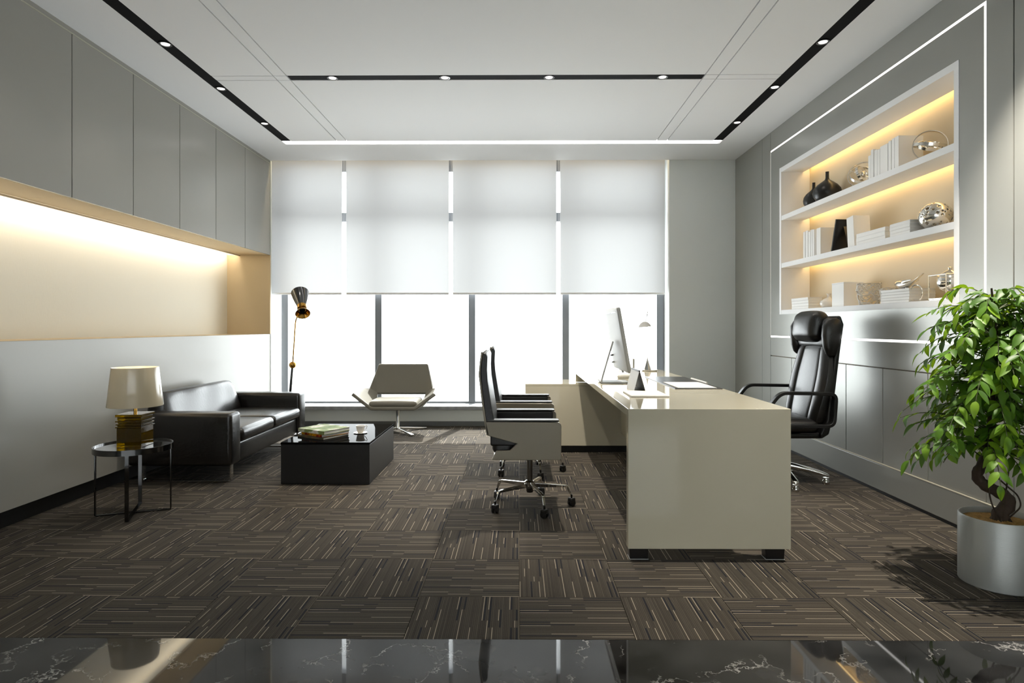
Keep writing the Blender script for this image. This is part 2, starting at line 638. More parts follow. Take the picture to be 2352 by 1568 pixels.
def obj(name, bm, m, parent=None, smooth=40, bevel=0.0, seg=2, solid=0.0, sub=0, loc=None, rot=None):
    me = mesh_from(bm, name, m, smooth)
    o = bpy.data.objects.new(name, me)
    COL.objects.link(o)
    if parent is not None:
        o.parent = parent
    if loc is not None:
        o.location = loc
    if rot is not None:
        o.rotation_euler = rot
    if solid:
        s = o.modifiers.new('solid', 'SOLIDIFY'); s.thickness = solid; s.offset = 0
    if sub:
        s = o.modifiers.new('sub', 'SUBSURF'); s.levels = sub; s.render_levels = sub
    if bevel:
        b = o.modifiers.new('bev', 'BEVEL'); b.width = bevel; b.segments = seg; b.limit_method = 'ANGLE'
        b.angle_limit = math.radians(35); b.harden_normals = True
    return o

def bx(name, m, parent, x0, x1, y0, y1, z0, z1, bevel=0.002, seg=2):
    bm = bmesh.new()
    box(bm, x0, x1, y0, y1, z0, z1)
    return obj(name, bm, m, parent, bevel=bevel, seg=seg)

def tag(o, label, cat, group=None):
    o['label'] = label
    o['category'] = cat
    if group:
        o['group'] = group
    return o

def thing(name, label, cat, loc=(0, 0, 0), rz=0.0, group=None):
    o = bpy.data.objects.new(name, None)
    o.empty_display_size = 0.1
    COL.objects.link(o)
    o.location = loc
    o.rotation_euler = (0, 0, rz)
    return tag(o, label, cat, group)

def struct(o):
    o['kind'] = 'structure'
    return o

def root(name):
    o = bpy.data.objects.new(name, None)
    COL.objects.link(o)
    return struct(o)

def dup(t, loc, label=None, rz=None):
    r = t.copy(); COL.objects.link(r); r.location = loc
    if rz is not None: r.rotation_euler = (0, 0, rz)
    if label: r['label'] = label
    for ch in list(t.children):
        c = ch.copy(); COL.objects.link(c); c.parent = r
        for g in ch.children:
            d = g.copy(); COL.objects.link(d); d.parent = c
    return r

def area(name, loc, rot, sx, sy, w, col, parent=None, spread=PI):
    l = bpy.data.lights.new(name, 'AREA')
    l.shape = 'RECTANGLE'; l.size = sx; l.size_y = sy; l.energy = w; l.color = col
    l.spread = spread
    o = bpy.data.objects.new(name, l)
    COL.objects.link(o)
    o.location = loc; o.rotation_euler = rot
    if parent is not None: o.parent = parent
    return o

# ================================================================== SETTING
# ---- floor: screed, carpet tiles one by one, polished marble in front
floor = root('floor')
bx('screed', M['groove'], floor, -3.7, 3.2, YF - 0.2, 8.0, -0.14, -0.009, bevel=0)
bx('marble_border', M['marble'], floor, XL - 0.02, XR + 0.05, YF, 2.334, -0.009, 0.0, bevel=0.0008, seg=1)
def tile_mesh(x0, x1, y0, y1):
    bm = bmesh.new(); box(bm, x0, x1, y0, y1, -0.009, 0.0)
    bmesh.ops.bevel(bm, geom=[e for e in bm.edges if all(v.co.z > -0.001 for v in e.verts)], offset=0.0016, segments=1, affect='EDGES')
    return mesh_from(bm, 'carpet_tile', M['carpet'], 0)
full = tile_mesh(-0.2192, 0.2192, -0.2192, 0.2192)
cut = {}
y_first = 2.703 - 0.44
for j in range(12):
    for i in range(-7, 6):
        cx, cy = (i + 0.5) * SP + 0.002, y_first + (j + 0.5) * SP
        x0, x1 = max(-0.2192, XL - cx - 0.06), min(0.2192, XR - cx + 0.03)
        y0, y1 = max(-0.2192, 2.336 - cy), min(0.2192, YB - cy)
        if x1 - x0 < 0.03 or y1 - y0 < 0.03:
            continue
        quarter = (i + j + 1) % 2      # alternate tiles are laid a quarter turn round
        key = (round(x0, 3), round(x1, 3), round(y0, 3), round(y1, 3), quarter)
        if key[:4] == (-0.219, 0.219, -0.219, 0.219):
            me = full
        else:
            if key not in cut:
                cut[key] = tile_mesh(x0, x1, y0, y1) if not quarter else tile_mesh(y0, y1, -x1, -x0)
            me = cut[key]
        o = bpy.data.objects.new('carpet_tile', me)
        COL.objects.link(o); o.parent = floor
        o.location = (cx, cy, 0); o.rotation_euler = (0, 0, PI / 2 if quarter else 0)

# ---- ceiling: slab, panels with 9 mm shadow joints, black slots
ceiling = root('ceiling')
bx('slab', M['ceil_core'], ceiling, -3.7, 3.2, YF - 0.2, 7.30, ZC + 0.045, ZC + 0.25, bevel=0)
LS0, LS1 = -2.541, -2.440      # left slot
RS0, RS1 = 2.073, 2.172        # right slot
GL = (-1.949, -1.842)          # twin joints left
GR = (1.470, 1.581)            # twin joints right
YS0, YS1 = 6.594, 6.716        # lit slot along the windows
G = 0.0045
rows = [(YF, 3.126 - 0.088), (3.126 - 0.088, 3.126), (3.126, 4.880), (4.880, 4.968), (4.968, YS0)]
def ceil_panel(x0, x1, y0, y1):
    bx('ceiling_panel', M['ceiling'], ceiling, x0, x1, y0, y1, ZC, ZC + 0.03, bevel=0.001, seg=1)
colsx = [(LS1, GL[0] - G), (GL[0] + G, GL[1] - G), (GL[1] + G, GR[0] - G), (GR[0] + G, GR[1] - G), (GR[1] + G, RS0)]
for k, (y0, y1) in enumerate(rows):
    for q, (x0, x1) in enumerate(colsx):
        if k in (1, 3) and q == 2:
            continue           # the black lamp slot takes this strip
        ceil_panel(x0, x1, y0 + (G if k else 0), y1 - (G if k < 4 else 0))
ceil_panel(XL - 0.60, LS0, YF, YS1)           # margins
ceil_panel(RS1, XR + 0.4, YF, YS1)
ceil_panel(XL - 0.60, XR + 0.4, YS1, YB)
def slot(name, x0, x1, y0, y1):
    o = struct(bx(name, M['black_slot'], None, x0, x1, y0, y1, ZC + 0.003, ZC + 0.044, bevel=0))
    return o
slot('trim_1', LS0, LS1, YF, YS0)
slot('trim_2', RS0, RS1, YF, YS0)
slot('trim_3', GL[1] + G, GR[0] - G, 4.880, 4.968)
slot('trim_4', GL[1] + G, GR[0] - G, 3.126 - 0.088, 3.126)
t = thing('window_light_strip', 'long white light strip in the ceiling slot above the blinds', 'light', (-0.19, 6.655, ZC))
bx('diffuser', M['white_led'], t, -2.345, 2.345, -0.056, 0.056, 0.004, 0.014, bevel=0)
bx('channel', M['black_slot'], t, -2.350, 2.350, -0.061, 0.061, 0.0145, 0.044, bevel=0)

# ---- left wall: toe kick, low cladding with ledge, lit niche, wall above cabinets
wl = root('wall_left')
bx('wall_core', M['wall_grey'], wl, -3.75, -3.50, YF - 0.2, YB + 0.4, -0.1, ZC + 0.2, bevel=0)
bx('niche_back_panel', M['cream'], wl, -3.499, -3.486, YF, 7.352, 1.095, 2.11, bevel=0)
bx('niche_end_panel', M['beige'], wl, -3.486, XL + 0.004, 7.352, YB, 1.098, 2.04, bevel=0)
bx('low_cladding_panel', M['satin'], wl, XL - 0.02, XL, YF, YB, 0.113, 1.098, bevel=0.002)
bx('ledge', M['beige'], wl, -3.486, XL - 0.0205, YF, 7.352, 1.075, 1.097, bevel=0.001)
bx('plinth_core', M['beige'], wl, -3.486, XL - 0.021, YF, YB, 0.113, 1.074, bevel=0)
bx('door_top_light_line', M['alu_edge'], wl, XL - 0.02, XL + 0.003, YF, YB, 3.1305, 3.1385, bevel=0.001)  # pale strip standing in for the lit line along the door tops
bx('upper_rail', M['satin'], wl, -3.486, XL - 0.001, YF, YB, 3.140, ZC, bevel=0.001)
bx('cabinet_filler', M['satin'], wl, -3.40, XL, YF, 2.093, 2.041, 3.130, bevel=0.002)
bx('window_return', M['wall_grey'], wl, -3.50, XL + 0.006, YB + 0.001, YB + 0.03, 0.0, ZC, bevel=0.001)
bx('window_jamb', M['white'], wl, -3.50, -3.02, YB + 0.03, 7.80, 0.0, ZC + 0.15, bevel=0)
struct(bx('baseboard_left', M['toe'], None, -3.486, XL - 0.06, YF, YB, 0.0, 0.112, bevel=0))

area('niche_light', (-3.352, 3.0, 2.085), (0, math.radians(58), 0), 0.05, 8.6, 31, (1.0, 0.90, 0.74))
bx('light_lip', M['beige'], wl, -3.336, -3.330, YF, 7.35, 2.026, 2.041, bevel=0)

# ---- right wall: satin panels with shadow joints and light groove
wr = root('wall_right')
bx('wall_core', M['wall_grey'], wr, 2.88, 3.15, YF - 0.2, YB + 0.4, -0.1, ZC + 0.2, bevel=0)
BK = XR + 0.010
def ring_panel(name, y0, y1, z0, z1, m=M['satin_r'], x=XR):
    return bx(name, m, wr, x, BK + 0.005, y0, y1, z0, z1, bevel=0.0012, seg=1)
g = 0.004
Z0 = 0.214
# backing with the bookcase opening left free
for (y0, y1, z0, z1) in ((YF, 3.625, 0, ZC), (6.118, YB, 0, ZC), (3.625, 6.118, 0, 1.303), (3.625, 6.118, 2.748, ZC)):
    bx('panel_backing', M['groove'], wr, BK + 0.005, BK + 0.02, y0, y1, z0, z1, bevel=0)
ring_panel('wall_panel', 6.552 + g, YB, Z0, ZC)
ring_panel('wall_panel', 6.337 + g, 6.552 - g, Z0, ZC)
ring_panel('wall_panel', 3.231 + g, 3.420 - 0.0, 0.900, ZC)
ring_panel('wall_panel', YF, 3.231 - g, Z0, ZC)
ring_panel('wall_panel', 3.420, 6.337 - g, 2.980, ZC)
ring_panel('wall_panel', 3.420, 6.337 - g, 0.890 + g, 1.076)
# panel round the bookcase: one plate with an opening
bm = bmesh.new()
yo, yi, zo, zi = (3.438, 6.328), (3.628, 6.116), (1.094, 2.962), (1.305, 2.746)
oo = [(yo[0], zo[0]), (yo[1], zo[0]), (yo[1], zo[1]), (yo[0], zo[1])]
ii = [(yi[0], zi[0]), (yi[1], zi[0]), (yi[1], zi[1]), (yi[0], zi[1])]
for k in range(4):
    j = (k + 1) % 4
    A = [bm.verts.new((x, p[0], p[1])) for x in (XR, BK + 0.005) for p in (oo[k], oo[j], ii[j], ii[k])]
    for f in ((0, 1, 2, 3), (7, 6, 5, 4), (0, 4, 5, 1), (2, 6, 7, 3)):
        bm.faces.new([A[q] for q in f])
bmesh.ops.remove_doubles(bm, verts=bm.verts[:], dist=1e-5)
obj('bookcase_surround_panel', bm, M['satin_r'], wr, smooth=0)
grooves = [2.45, 2.94, 3.231, 3.420, 3.907, 4.388, 4.878, 5.365, 5.851, 6.337]
for a, b in zip(grooves[2:], grooves[3:]):
    ring_panel('lower_wall_panel', a + g, b - g, Z0, 0.890 - g)
bx('channel', M['white'], wr, BK + 0.001, BK + 0.004, 3.42, 6.335, 1.0765, 1.0935, bevel=0)
struct(bx('baseboard_right', M['satin_r'], None, XR - 0.010, XR + 0.02, YF, YB, 0.02, 0.205, bevel=0.004, seg=1))
struct(bx('trim_6', M['alu_edge'], None, XR - 0.011, XR + 0.02, YF, YB, 0.2055, 0.2125, bevel=0.001))
struct(bx('trim_5', M['toe'], None, XR - 0.002, XR + 0.02, YF, YB, 0.0, 0.02, bevel=0))
t = thing('wall_light_frame', 'thin white rectangular light line set into the wall round the bookcase', 'light', (XR, 4.88, 2.02))
for (nm, y0, y1, z0, z1) in (('top_strip', 3.4205, 6.335, 2.963, 2.9795), ('bottom_strip', 3.4205, 6.335, 1.077, 1.0935),
                             ('side_strip', 3.4205, 3.4375, 1.0936, 2.9629), ('side_strip', 6.3285, 6.335, 1.0936, 2.9629)):
    bx(nm, M['white_led_wall'], t, 0.003, 0.009, y0 - 4.88, y1 - 4.88, z0 - 2.02, z1 - 2.02, bevel=0)

# ---- window wall: low wall, sill, pier, frames and panes
wb = root('wall_back')
bx('low_wall', M['wall_grey'], wb, -3.02, 1.79, YB, 7.80, 0.0, 0.200, bevel=0.001)
bx('pier', M['wall_grey'], wb, 1.789, XR + 0.4, YB, 7.95, 0.0, ZC + 0.15, bevel=0.003)
bx('lintel', M['white'], wb, -3.5, 3.1, 7.85, 8.1, ZC + 0.02, ZC + 0.45, bevel=0)
bx('added_sun_shade', M['white'], wb, -3.6, 3.2, 8.11, 8.98, ZC + 0.03, ZC + 0.10, bevel=0)  # unseen overhang, added to keep direct sun off the upper blinds
bx('blind_pocket_top', M['white'], wb, -3.5, 3.1, 7.30, 7.9, ZC + 0.25, ZC + 0.30, bevel=0)
struct(bx('baseboard_back', M['base_grey'], None, -3.02, XR + 0.01, YB - 0.012, YB, 0.0, 0.057, bevel=0.002))
struct(bx('windowsill', M['sill'], None, -3.02, 1.789, YB - 0.065, 7.83, 0.201, 0.242, bevel=0.003))
mull = [-2.898, -1.738, -0.580, 0.578, 1.740]
YM0, YM1 = 7.616, 7.74
edges = [-3.019] + mull + [1.788]
for k in range(6):
    a, b = edges[k], edges[k + 1]
    w = root('window_%d' % (k + 1))
    if k < 5:
        fr = bx('mullion', M['mullion'], w, b - 0.041, b + 0.041, YM0, YM1, 0.243, 3.30, bevel=0.002)
    x0 = a + (0.0412 if k else 0); x1 = b - (0.0412 if k < 5 else 0)
    if x1 - x0 < 0.02:
        continue
    bx('transom', M['mullion'], w, x0, x1, YM0 + 0.012, YM1, 2.485, 2.595, bevel=0.002)
    bx('head_rail', M['mullion'], w, x0, x1, YM0 + 0.012, YM1, 3.10, 3.30, bevel=0.002)
    bx('bottom_rail', M['mullion'], w, x0, x1, YM0 + 0.012, YM1, 0.243, 0.262, bevel=0.002)
    for z0, z1 in ((0.263, 2.484), (2.596, 3.099)):
        bx('pane', M['pane'], w, x0 - 0.01, x1 + 0.01, 7.70, 7.706, z0, z1, bevel=0)
area('blind_pocket_light', (-0.6, 7.44, ZC + 0.235), (math.radians(-14), 0, 0), 4.7, 0.03, 14, (1.0, 0.78, 0.45))

# ---- unseen wall behind the camera, with a window added for fill light
wf = root('wall_front')
bx('rear_low_wall', M['front_wall'], wf, -3.7, 3.2, YF - 0.2, YF, -0.1, 0.24, bevel=0)
bx('rear_lintel', M['front_wall'], wf, -3.7, 3.2, YF - 0.2, YF, 3.0, ZC + 0.2, bevel=0)
for x0, x1 in ((-3.7, -2.7), (2.3, 3.2)):
    bx('rear_pier', M['front_wall'], wf, x0, x1, YF - 0.2, YF, 0.2405, 2.9995, bevel=0)
fill_win = root('window_7')  # added window, lets sky light in from behind the camera
for x in (-1.45, -0.2, 1.05):
    bx('mullion', M['mullion'], fill_win, x - 0.04, x + 0.04, YF - 0.16, YF - 0.06, 0.2405, 2.9995, bevel=0.002)
bx('pane', M['pane'], fill_win, -2.699, 2.299, YF - 0.113, YF - 0.107, 0.2405, 2.9995, bevel=0)
bx('fill_screen', M['fill_sheer'], fill_win, -2.699, 2.299, YF - 0.030, YF - 0.029, 0.2405, 2.9995, bevel=0)

# daylight portals in the window openings, seen and added (guide sampling only)
for (yy, rx, x0, x1) in ((7.80, -90, -3.0, 1.79),):
    p = area('daylight_portal', ((x0 + x1) / 2, yy, 0.92), (math.radians(rx), 0, 0), x1 - x0, 1.36, 1, (1, 1, 1))
    p.data.cycles.is_portal = True
p = area('daylight_portal', (-0.2, YF - 0.19, 1.62), (math.radians(90), 0, 0), 5.0, 2.76, 1, (1, 1, 1))
p.data.cycles.is_portal = True
p = area('daylight_portal', (-0.6, 7.80, 2.40), (math.radians(-90), 0, 0), 4.79, 1.60, 1, (1, 1, 1))
p.data.cycles.is_portal = True

# ================================================================== THINGS
# ---- wall cabinets over the niche
seams = [7.345, 6.689, 6.043, 5.397, 4.743, 4.089, 3.424, 2.759, 2.094]
cab_lab = ['flush satin grey wall cabinet at the window end of the row', 'flush satin grey wall cabinet, second from the window',
           'flush satin grey wall cabinet, third from the window', 'flush satin grey wall cabinet, fourth from the window',
           'flush satin grey wall cabinet, fifth from the window', 'large flush satin wall cabinet cut by the left picture edge',
           'flush satin wall cabinet just beyond the left picture edge', 'flush satin wall cabinet last of the row beyond the picture edge']
for k in range(8):
    y1, y0 = seams[k], seams[k + 1]
    if k == 0: y1 = YB
    c = thing('wall_cabinet', cab_lab[k], 'cabinet', (XL, (y0 + y1) / 2, 2.041), 0, 'flush wall cabinets over the niche')
    h = (y1 - y0) / 2
    bx('carcass', M['beige'], c, -0.354, -0.021, -h + 0.0005, h - 0.0005, 0.0, 1.085, bevel=0.001, seg=1)
    bx('door', M['satin'], c, -0.020, 0.0, -h + 0.0035, h - (0.0035 if k else 0.0), 0.001, 1.092, bevel=0.0015)

# ---- roller blinds
bl = [(-3.010, -2.147, 'narrow white roller blind beside the grey wall cabinets'),
      (-2.094, -0.848, 'white roller blind above the taupe lounge chair'),
      (-0.800, 0.453, 'white roller blind above the two visitor chairs'),
      (0.500, 1.761, 'white roller blind beside the plain wall pier, above the desk lamp')]
YBL = 7.47
bead_bm = bmesh.new()
bmesh.ops.create_icosphere(bead_bm, subdivisions=1, radius=0.0035)
bead_src = [(v.co.copy()) for v in bead_bm.verts]; bead_f = [[v.index for v in f.verts] for f in bead_bm.faces]
bead_bm.free()
for k, (x0, x1, lab) in enumerate(bl):
    c = (x0 + x1) / 2; h = (x1 - x0) / 2
    t = thing('roller_blind', lab, 'blind', (c, YBL, 3.34), 0, 'roller blinds across the windows')
    bm = bmesh.new()
    n = 14
    fr = []
    for i in range(n + 1):
        x = -h + 2 * h * i / n
        fr.append([bm.verts.new((x, 0.004 * math.sin(i * 1.9 + k), -0.02)), bm.verts.new((x, 0, -1.745))])
    for a, b in zip(fr, fr[1:]):
        bm.faces.new((a[0], a[1], b[1], b[0]))
    obj('fabric', bm, M['blind'], t, smooth=30)
    bm = bmesh.new(); rbox(bm, (0, 0, -1.755), (h, 0.009, 0.012), 0.006, k=1)
    obj('bottom_bar', bm, M['white'], t)
    bm = bmesh.new(); lathe(bm, [(0, -h), (0.028, -h), (0.028, h), (0, h)], 16, mt=Matrix.Rotation(PI / 2, 4, 'Y'))
    obj('roller', bm, M['white'], t)
    if k > 0 or True:
        xs = h + 0.010 if k == 0 else -h - 0.012
        vs_, fs_ = [], []
        for dx in (-0.008, 0.008):
            for q in range(96):
                b0 = len(vs_)
                vs_ += [(v.x + xs + dx, v.y, v.z - 0.1 - q * 0.0115) for v in bead_src]
                fs_ += [[i + b0 for i in f] for f in bead_f]
        me = bpy.data.meshes.new('bead_chain'); me.from_pydata(vs_, [], fs_); me.materials.append(M['white'])
        o = bpy.data.objects.new('bead_chain', me); COL.objects.link(o); o.parent = t; o['kind'] = 'stuff'

# ---- downlights
def downlight(x, y, lab, power=SPOT_W, blend=0.85, ang=92, tilt=(0, 0), col=WARM):
    t = thing('downlight', lab, 'downlight', (x, y, ZC + 0.003), 0, 'round downlights in the black ceiling slots')
    bm = bmesh.new()
    lathe(bm, [(0.034, 0.0), (0.034, -0.006), (0.043, -0.006), (0.043, 0.0)], 28)
    obj('trim_ring', bm, M['dark_chrome'], t)
    bm = bmesh.new(); lathe(bm, [(0, -0.004), (0.030, -0.004), (0.030, -0.001), (0, -0.001)], 28)
    obj('lens', bm, M['lens'], t)
    l = bpy.data.lights.new('lamp', 'SPOT')
    l.energy = power; l.spot_size = math.radians(ang); l.spot_blend = blend; l.shadow_soft_size = 0.028; l.color = col
    o = bpy.data.objects.new('lamp', l); COL.objects.link(o); o.parent = t; o.location = (0, 0, -0.03)
    o.rotation_euler = (tilt[0], tilt[1], 0)
LW = 'round downlight in the black slot over the sofa side, '
RW = 'round downlight in the black slot by the bookcase wall, '
MW = 'round downlight in the black slot across the ceiling middle, '
for y, s in ((6.02, 'nearest the windows'), (5.137, 'second from the windows'), (4.326, 'third from the windows')):
    downlight(-2.487, y, LW + s, 8)
    downlight(2.123, y, RW + s, 8)
for y, s in ((3.45, 'first'), (2.60, 'second')):
    downlight(-2.487, y, LW + s + ' beyond the picture edge', 6)
downlight(2.123, 2.87, RW + 'above the potted tree', 420, 0.75, 80)
for x, s, pw, an in ((-1.490, 'nearest the sofa', 90, 80), (-0.592, 'second from the sofa', 90, 80), (0.240, 'second from the bookcase wall', 330, 74), (1.143, 'nearest the bookcase wall', 30, 80)):
    downlight(x, 4.924, MW + s, pw, 0.6, an)
for x, s in ((-1.490, 'nearest the sofa side'), (-0.592, 'second from the sofa side'), (0.240, 'second from the bookcase side'), (1.143, 'nearest the bookcase side')):
    downlight(x, 3.082, 'round downlight in the unseen black cross slot, ' + s, 5)

# ---- bookcase niche
t = thing('built_in_bookcase', 'white built-in bookcase with three warmly lit bays in the right wall', 'bookcase', (XR, 4.872, 1.305))
w0, w1 = 3.630 - 4.872, 6.115 - 4.872
H0 = 2.745 - 1.305
bx('side_board', M['white'], t, -0.003, 0.277, w0, w0 + 0.040, 0.0, H0, bevel=0.001)
bx('side_board', M['white'], t, -0.003, 0.277, w1 - 0.040, w1, 0.0, H0, bevel=0.001)
bx('bottom_board', M['white'], t, -0.002, 0.277, w0 + 0.0405, w1 - 0.0405, 0.0, 0.042, bevel=0.001)
bx('top_board', M['white'], t, -0.002, 0.215, w0 + 0.0405, w1 - 0.0405, H0 - 0.045, H0, bevel=0.001)
for z in (2.225, 1.760):
    bx('shelf', M['white'], t, 0.0, 0.215, w0 + 0.0405, w1 - 0.0405, z - 1.305, z - 1.305 + 0.045, bevel=0.001)
bx('back_panel', M['shelf_back'], t, 0.2775, 0.290, w0, w1, 0.0, H0, bevel=0)
for k, z in enumerate((2.745, 2.268, 1.803)):
    o = area('shelf_light', (0.246, 0, z - 1.305 - 0.004), (0, 0, 0), 0.045, 2.36, 1.5, (1.0, 0.66, 0.26), t)
    bx('light_cover', M['white'], t, 0.2155, 0.277, w0 + 0.0405, w1 - 0.0405, z - 1.305 - 0.002, z - 1.305 + 0.001, bevel=0)

# ---- desk and return cabinet
DX0, DX1, DY0, DY1, DZ = 0.548, 1.362, 3.100, 6.020, 0.770
t = thing('executive_desk', 'long cream gloss desk with a full-height front slab end', 'desk', ((DX0 + DX1) / 2, (DY0 + DY1) / 2, 0))
hx, hy = (DX1 - DX0) / 2, (DY1 - DY0) / 2
bm = bmesh.new()
prism(bm, [(-hy, 0.068), (-hy + 0.05, 0.068), (-hy + 0.05, DZ - 0.04), (hy, DZ - 0.04), (hy, DZ), (-hy, DZ)], 'x', -hx, hx)
obj('waterfall_top', bm, M['desk'], t, bevel=0.002)
bx('end_panel', M['desk'], t, -hx, hx, hy - 0.05, hy, 0.650, DZ - 0.0402, bevel=0.002)
bx('modesty_panel', M['desk'], t, hx - 0.42, hx - 0.40, -hy + 0.051, hy - 0.30, 0.20, DZ - 0.0402, bevel=0.002)
for sx in (-1, 1):
    bm = bmesh.new()
    cxx = sx * (hx - 0.062)
    prism(bm, [(cxx - 0.046, 0.0), (cxx + 0.046, 0.0), (cxx + 0.050, 0.0675), (cxx - 0.050, 0.0675)], 'y', -hy + 0.04, -hy + 0.10)
    lg = obj('leg', bm, M['blk_satin'], t, bevel=0.004)
    bm = bmesh.new(); box(bm, cxx - 0.048, cxx + 0.048, -hy + 0.038, -hy + 0.102, 0.0, 0.004)
    obj('foot_plate', bm, M['alu'], lg, bevel=0.001)

t = thing('low_cabinet', 'low cream gloss return cabinet on a black plinth under the far desk end', 'cabinet', (0.70, 6.045, 0))
bx('carcass', M['desk'], t, -0.640, 0.640, -0.229, 0.242, 0.067, 0.628, bevel=0.002)
bx('cabinet_top', M['desk'], t, -0.642, 0.640, -0.243, 0.243, 0.6285, 0.648, bevel=0.002)
bx('front_panel', M['desk'], t, -0.640, 0.640, -0.243, -0.2295, 0.067, 0.6275, bevel=0.001)
bx('plinth', M['toe'], t, -0.62, 0.64, -0.205, 0.235, 0.0, 0.0665, bevel=0.001)

# ---- visitor chairs
def caster(parent, x, y, ang):
    bm = bmesh.new()
    mt = Matrix.Translation((x, y, 0)) @ Matrix.Rotation(ang, 4, 'Z')
    for s in (-1, 1):
        lathe(bm, [(0, -0.007), (0.019, -0.007), (0.021, -0.005), (0.021, 0.005), (0.019, 0.007), (0, 0.007)], 18,
              mt=mt @ Matrix.Translation((0.0, s * 0.013, 0.021)) @ Matrix.Rotation(PI / 2, 4, 'X'))
    o = obj('caster', bm, M['blk_plastic'], parent)
    bm = bmesh.new()
    rbox(bm, (0.0, 0, 0.040), (0.020, 0.021, 0.014), 0.008, k=1, mt=mt)
    tube(bm, [mt @ Vector((0, 0, 0.05)), mt @ Vector((0, 0, 0.075))], 0.007, 10)
    obj('hood', bm, M['blk_plastic'], o)

def visitor_chair(loc, label):
    t = thing('visitor_chair', label, 'chair', loc, 0, 'taupe shell visitor chairs before the desk')
    dx = -0.07
    W = 0.280
    side = [(-.212, .5945), (.243, .592), (.257, .582), (.2605, .568), (.2585, .366), (.252, .360), (-.165, .360), (-.170, .363), (-.142, .416), (-.058, .419), (-.014, .460), (-.132, .493), (-.2, .5115), (-.206, .54)]
    side = [(x + dx, z) for x, z in side]
    for s in (-1, 1):
        bm = bmesh.new()
        prism(bm, side, 'y', s * W, s * (W - 0.030))
        obj('side_shell', bm, M['taupe'], t, bevel=0.006, seg=3)
        # armrest pad and inner lining
        bm = bmesh.new()
        box(bm, -.205 + dx, .246 + dx, min(s * (W - .004), s * (W - .075)), max(s * (W - .004), s * (W - .075)), .5955, .607)
        obj('arm_pad', bm, M['leather_dk'], t, bevel=0.005, seg=3)
        bm = bmesh.new()
        box(bm, -.18 + dx, .235 + dx, min(s * (W - .0305), s * (W - .075)), max(s * (W - .0305), s * (W - .075)), .44, .595)
        obj('arm_lining', bm, M['leather_dk'], t, bevel=0.012, seg=3)
    # seat pan and back shell
    bx('seat_shell', M['taupe'], t, -.160 + dx, .250 + dx, -W + .0305, W - .0305, .361, .385, bevel=0.006)
    bm = bmesh.new()
    rbox(bm, (0.035 + dx, 0, .425), (.205, W - .078, .036), 0.025, (0, 0, .02), k=6)
    rbox(bm, (-0.105 + dx, 0, .428), (.060, W - .035, .038), 0.028, (0, 0, .012), k=4)
    obj('seat_cushion', bm, M['leather_dk'], t)
    out = [(-.2, .5115), (-.215, .60), (-.236, .76), (-.250, .89), (-.2435, .97), (-.235, 1.03), (-.226, 1.036)]
    inn = [(-.186, .52), (-.203, .60), (-.225, .76), (-.239, .89), (-.233, .97), (-.225, 1.028)]
    def bar(outl, ylist, n):
        bm = bmesh.new()
        prev = None
        for y, k in ylist:
            ring = []
            for (x, z) in outl:
                zz = z if z < 0.6 else 0.6 + (z - 0.6) * k
                ring.append(bm.verts.new((x + dx - 0.012 * (1 - k) * 8, y, zz)))
            if prev:
                for i in range(len(ring)):
                    j = (i + 1) % len(ring)
                    bm.faces.new((prev[i], prev[j], ring[j], ring[i]))
            else:
                bm.faces.new(ring[::-1])
            prev = ring
        bm.faces.new(prev)
        return bm
    ys = [(-W, .985), (-W + .03, .995), (-.12, 1.0), (0, 1.0), (.12, 1.0), (W - .03, .995), (W, .985)]
    obj('back_shell', bar(out + inn[::-1], ys, 7), M['taupe'], t, bevel=0.002, smooth=35)
    cu_o = [(-.190, .53), (-.204, .60), (-.224, .76), (-.2375, .89), (-.2315, .97), (-.222, 1.022)]
    cu_i = [(-.150, .50), (-.152, .58), (-.172, .70), (-.195, .85), (-.199, .92), (-.196, 1.00), (-.206, 1.021)]
    ys2 = [(-W + .012, .985), (-W + .03, 1.0), (-.12, 1.0), (0, 1.0), (.12, 1.0), (W - .03, 1.0), (W - .012, .985)]
    obj('back_cushion', bar(cu_o + cu_i[::-1], ys2, 7), M['leather_dk'], t, bevel=0.004, smooth=50)
    # column and five star base
    bm = bmesh.new()
    lathe(bm, [(0, .09), (.020, .09), (.024, .10), (.024, .165), (.018, .17), (.018, .30), (.033, .305), (.033, .3605), (0, .3605)], 24)
    obj('column', bm, M['steel'], t)
    bm = bmesh.new(); lathe(bm, [(0, .120), (.030, .120), (.036, .132), (.036, .160), (.026, .168), (0, .168)], 24)
    hub = obj('base_hub', bm, M['chrome'], t)
    for k in range(5):
        a = 2 * PI * k / 5
        d = Vector((math.cos(a), math.sin(a), 0)); sd = Vector((-math.sin(a), math.cos(a), 0))
        bm = bmesh.new()
        pts = fillet([d * .030 + Vector((0, 0, .152)), d * .255 + Vector((0, 0, .137)), d * .276 + Vector((0, 0, .076))], 0.022, 5)
        n = len(pts)
        rings = []
        for i, p in enumerate(pts):
            tan = (pts[min(i + 1, n - 1)] - pts[max(i - 1, 0)]).normalized()
            nor = tan.cross(sd).normalized()
            if nor.z < 0 and i == 0: pass
            hgt = 0.030 if i == 0 else (0.017 if i < n - 1 else 0.010)
            wd = 0.010 if i < n - 1 else 0.008
            up = -nor if (nor.z < -0.01 or nor.dot(d) < -0.5) else nor
            rings.append([bm.verts.new(p + sd * wd), bm.verts.new(p - sd * wd), bm.verts.new(p - sd * wd * .6 - up * hgt), bm.verts.new(p + sd * wd * .6 - up * hgt)])
        for A, B in zip(rings, rings[1:]):
            for i in range(4):
                j = (i + 1) % 4
                bm.faces.new((A[i], A[j], B[j], B[i]))
        bm.faces.new(rings[0]); bm.faces.new(rings[-1][::-1])
        obj('leg', bm, M['chrome'], t, bevel=0.003, seg=2)
        caster(t, d.x * .276, d.y * .276, a + 0.6)
    return t
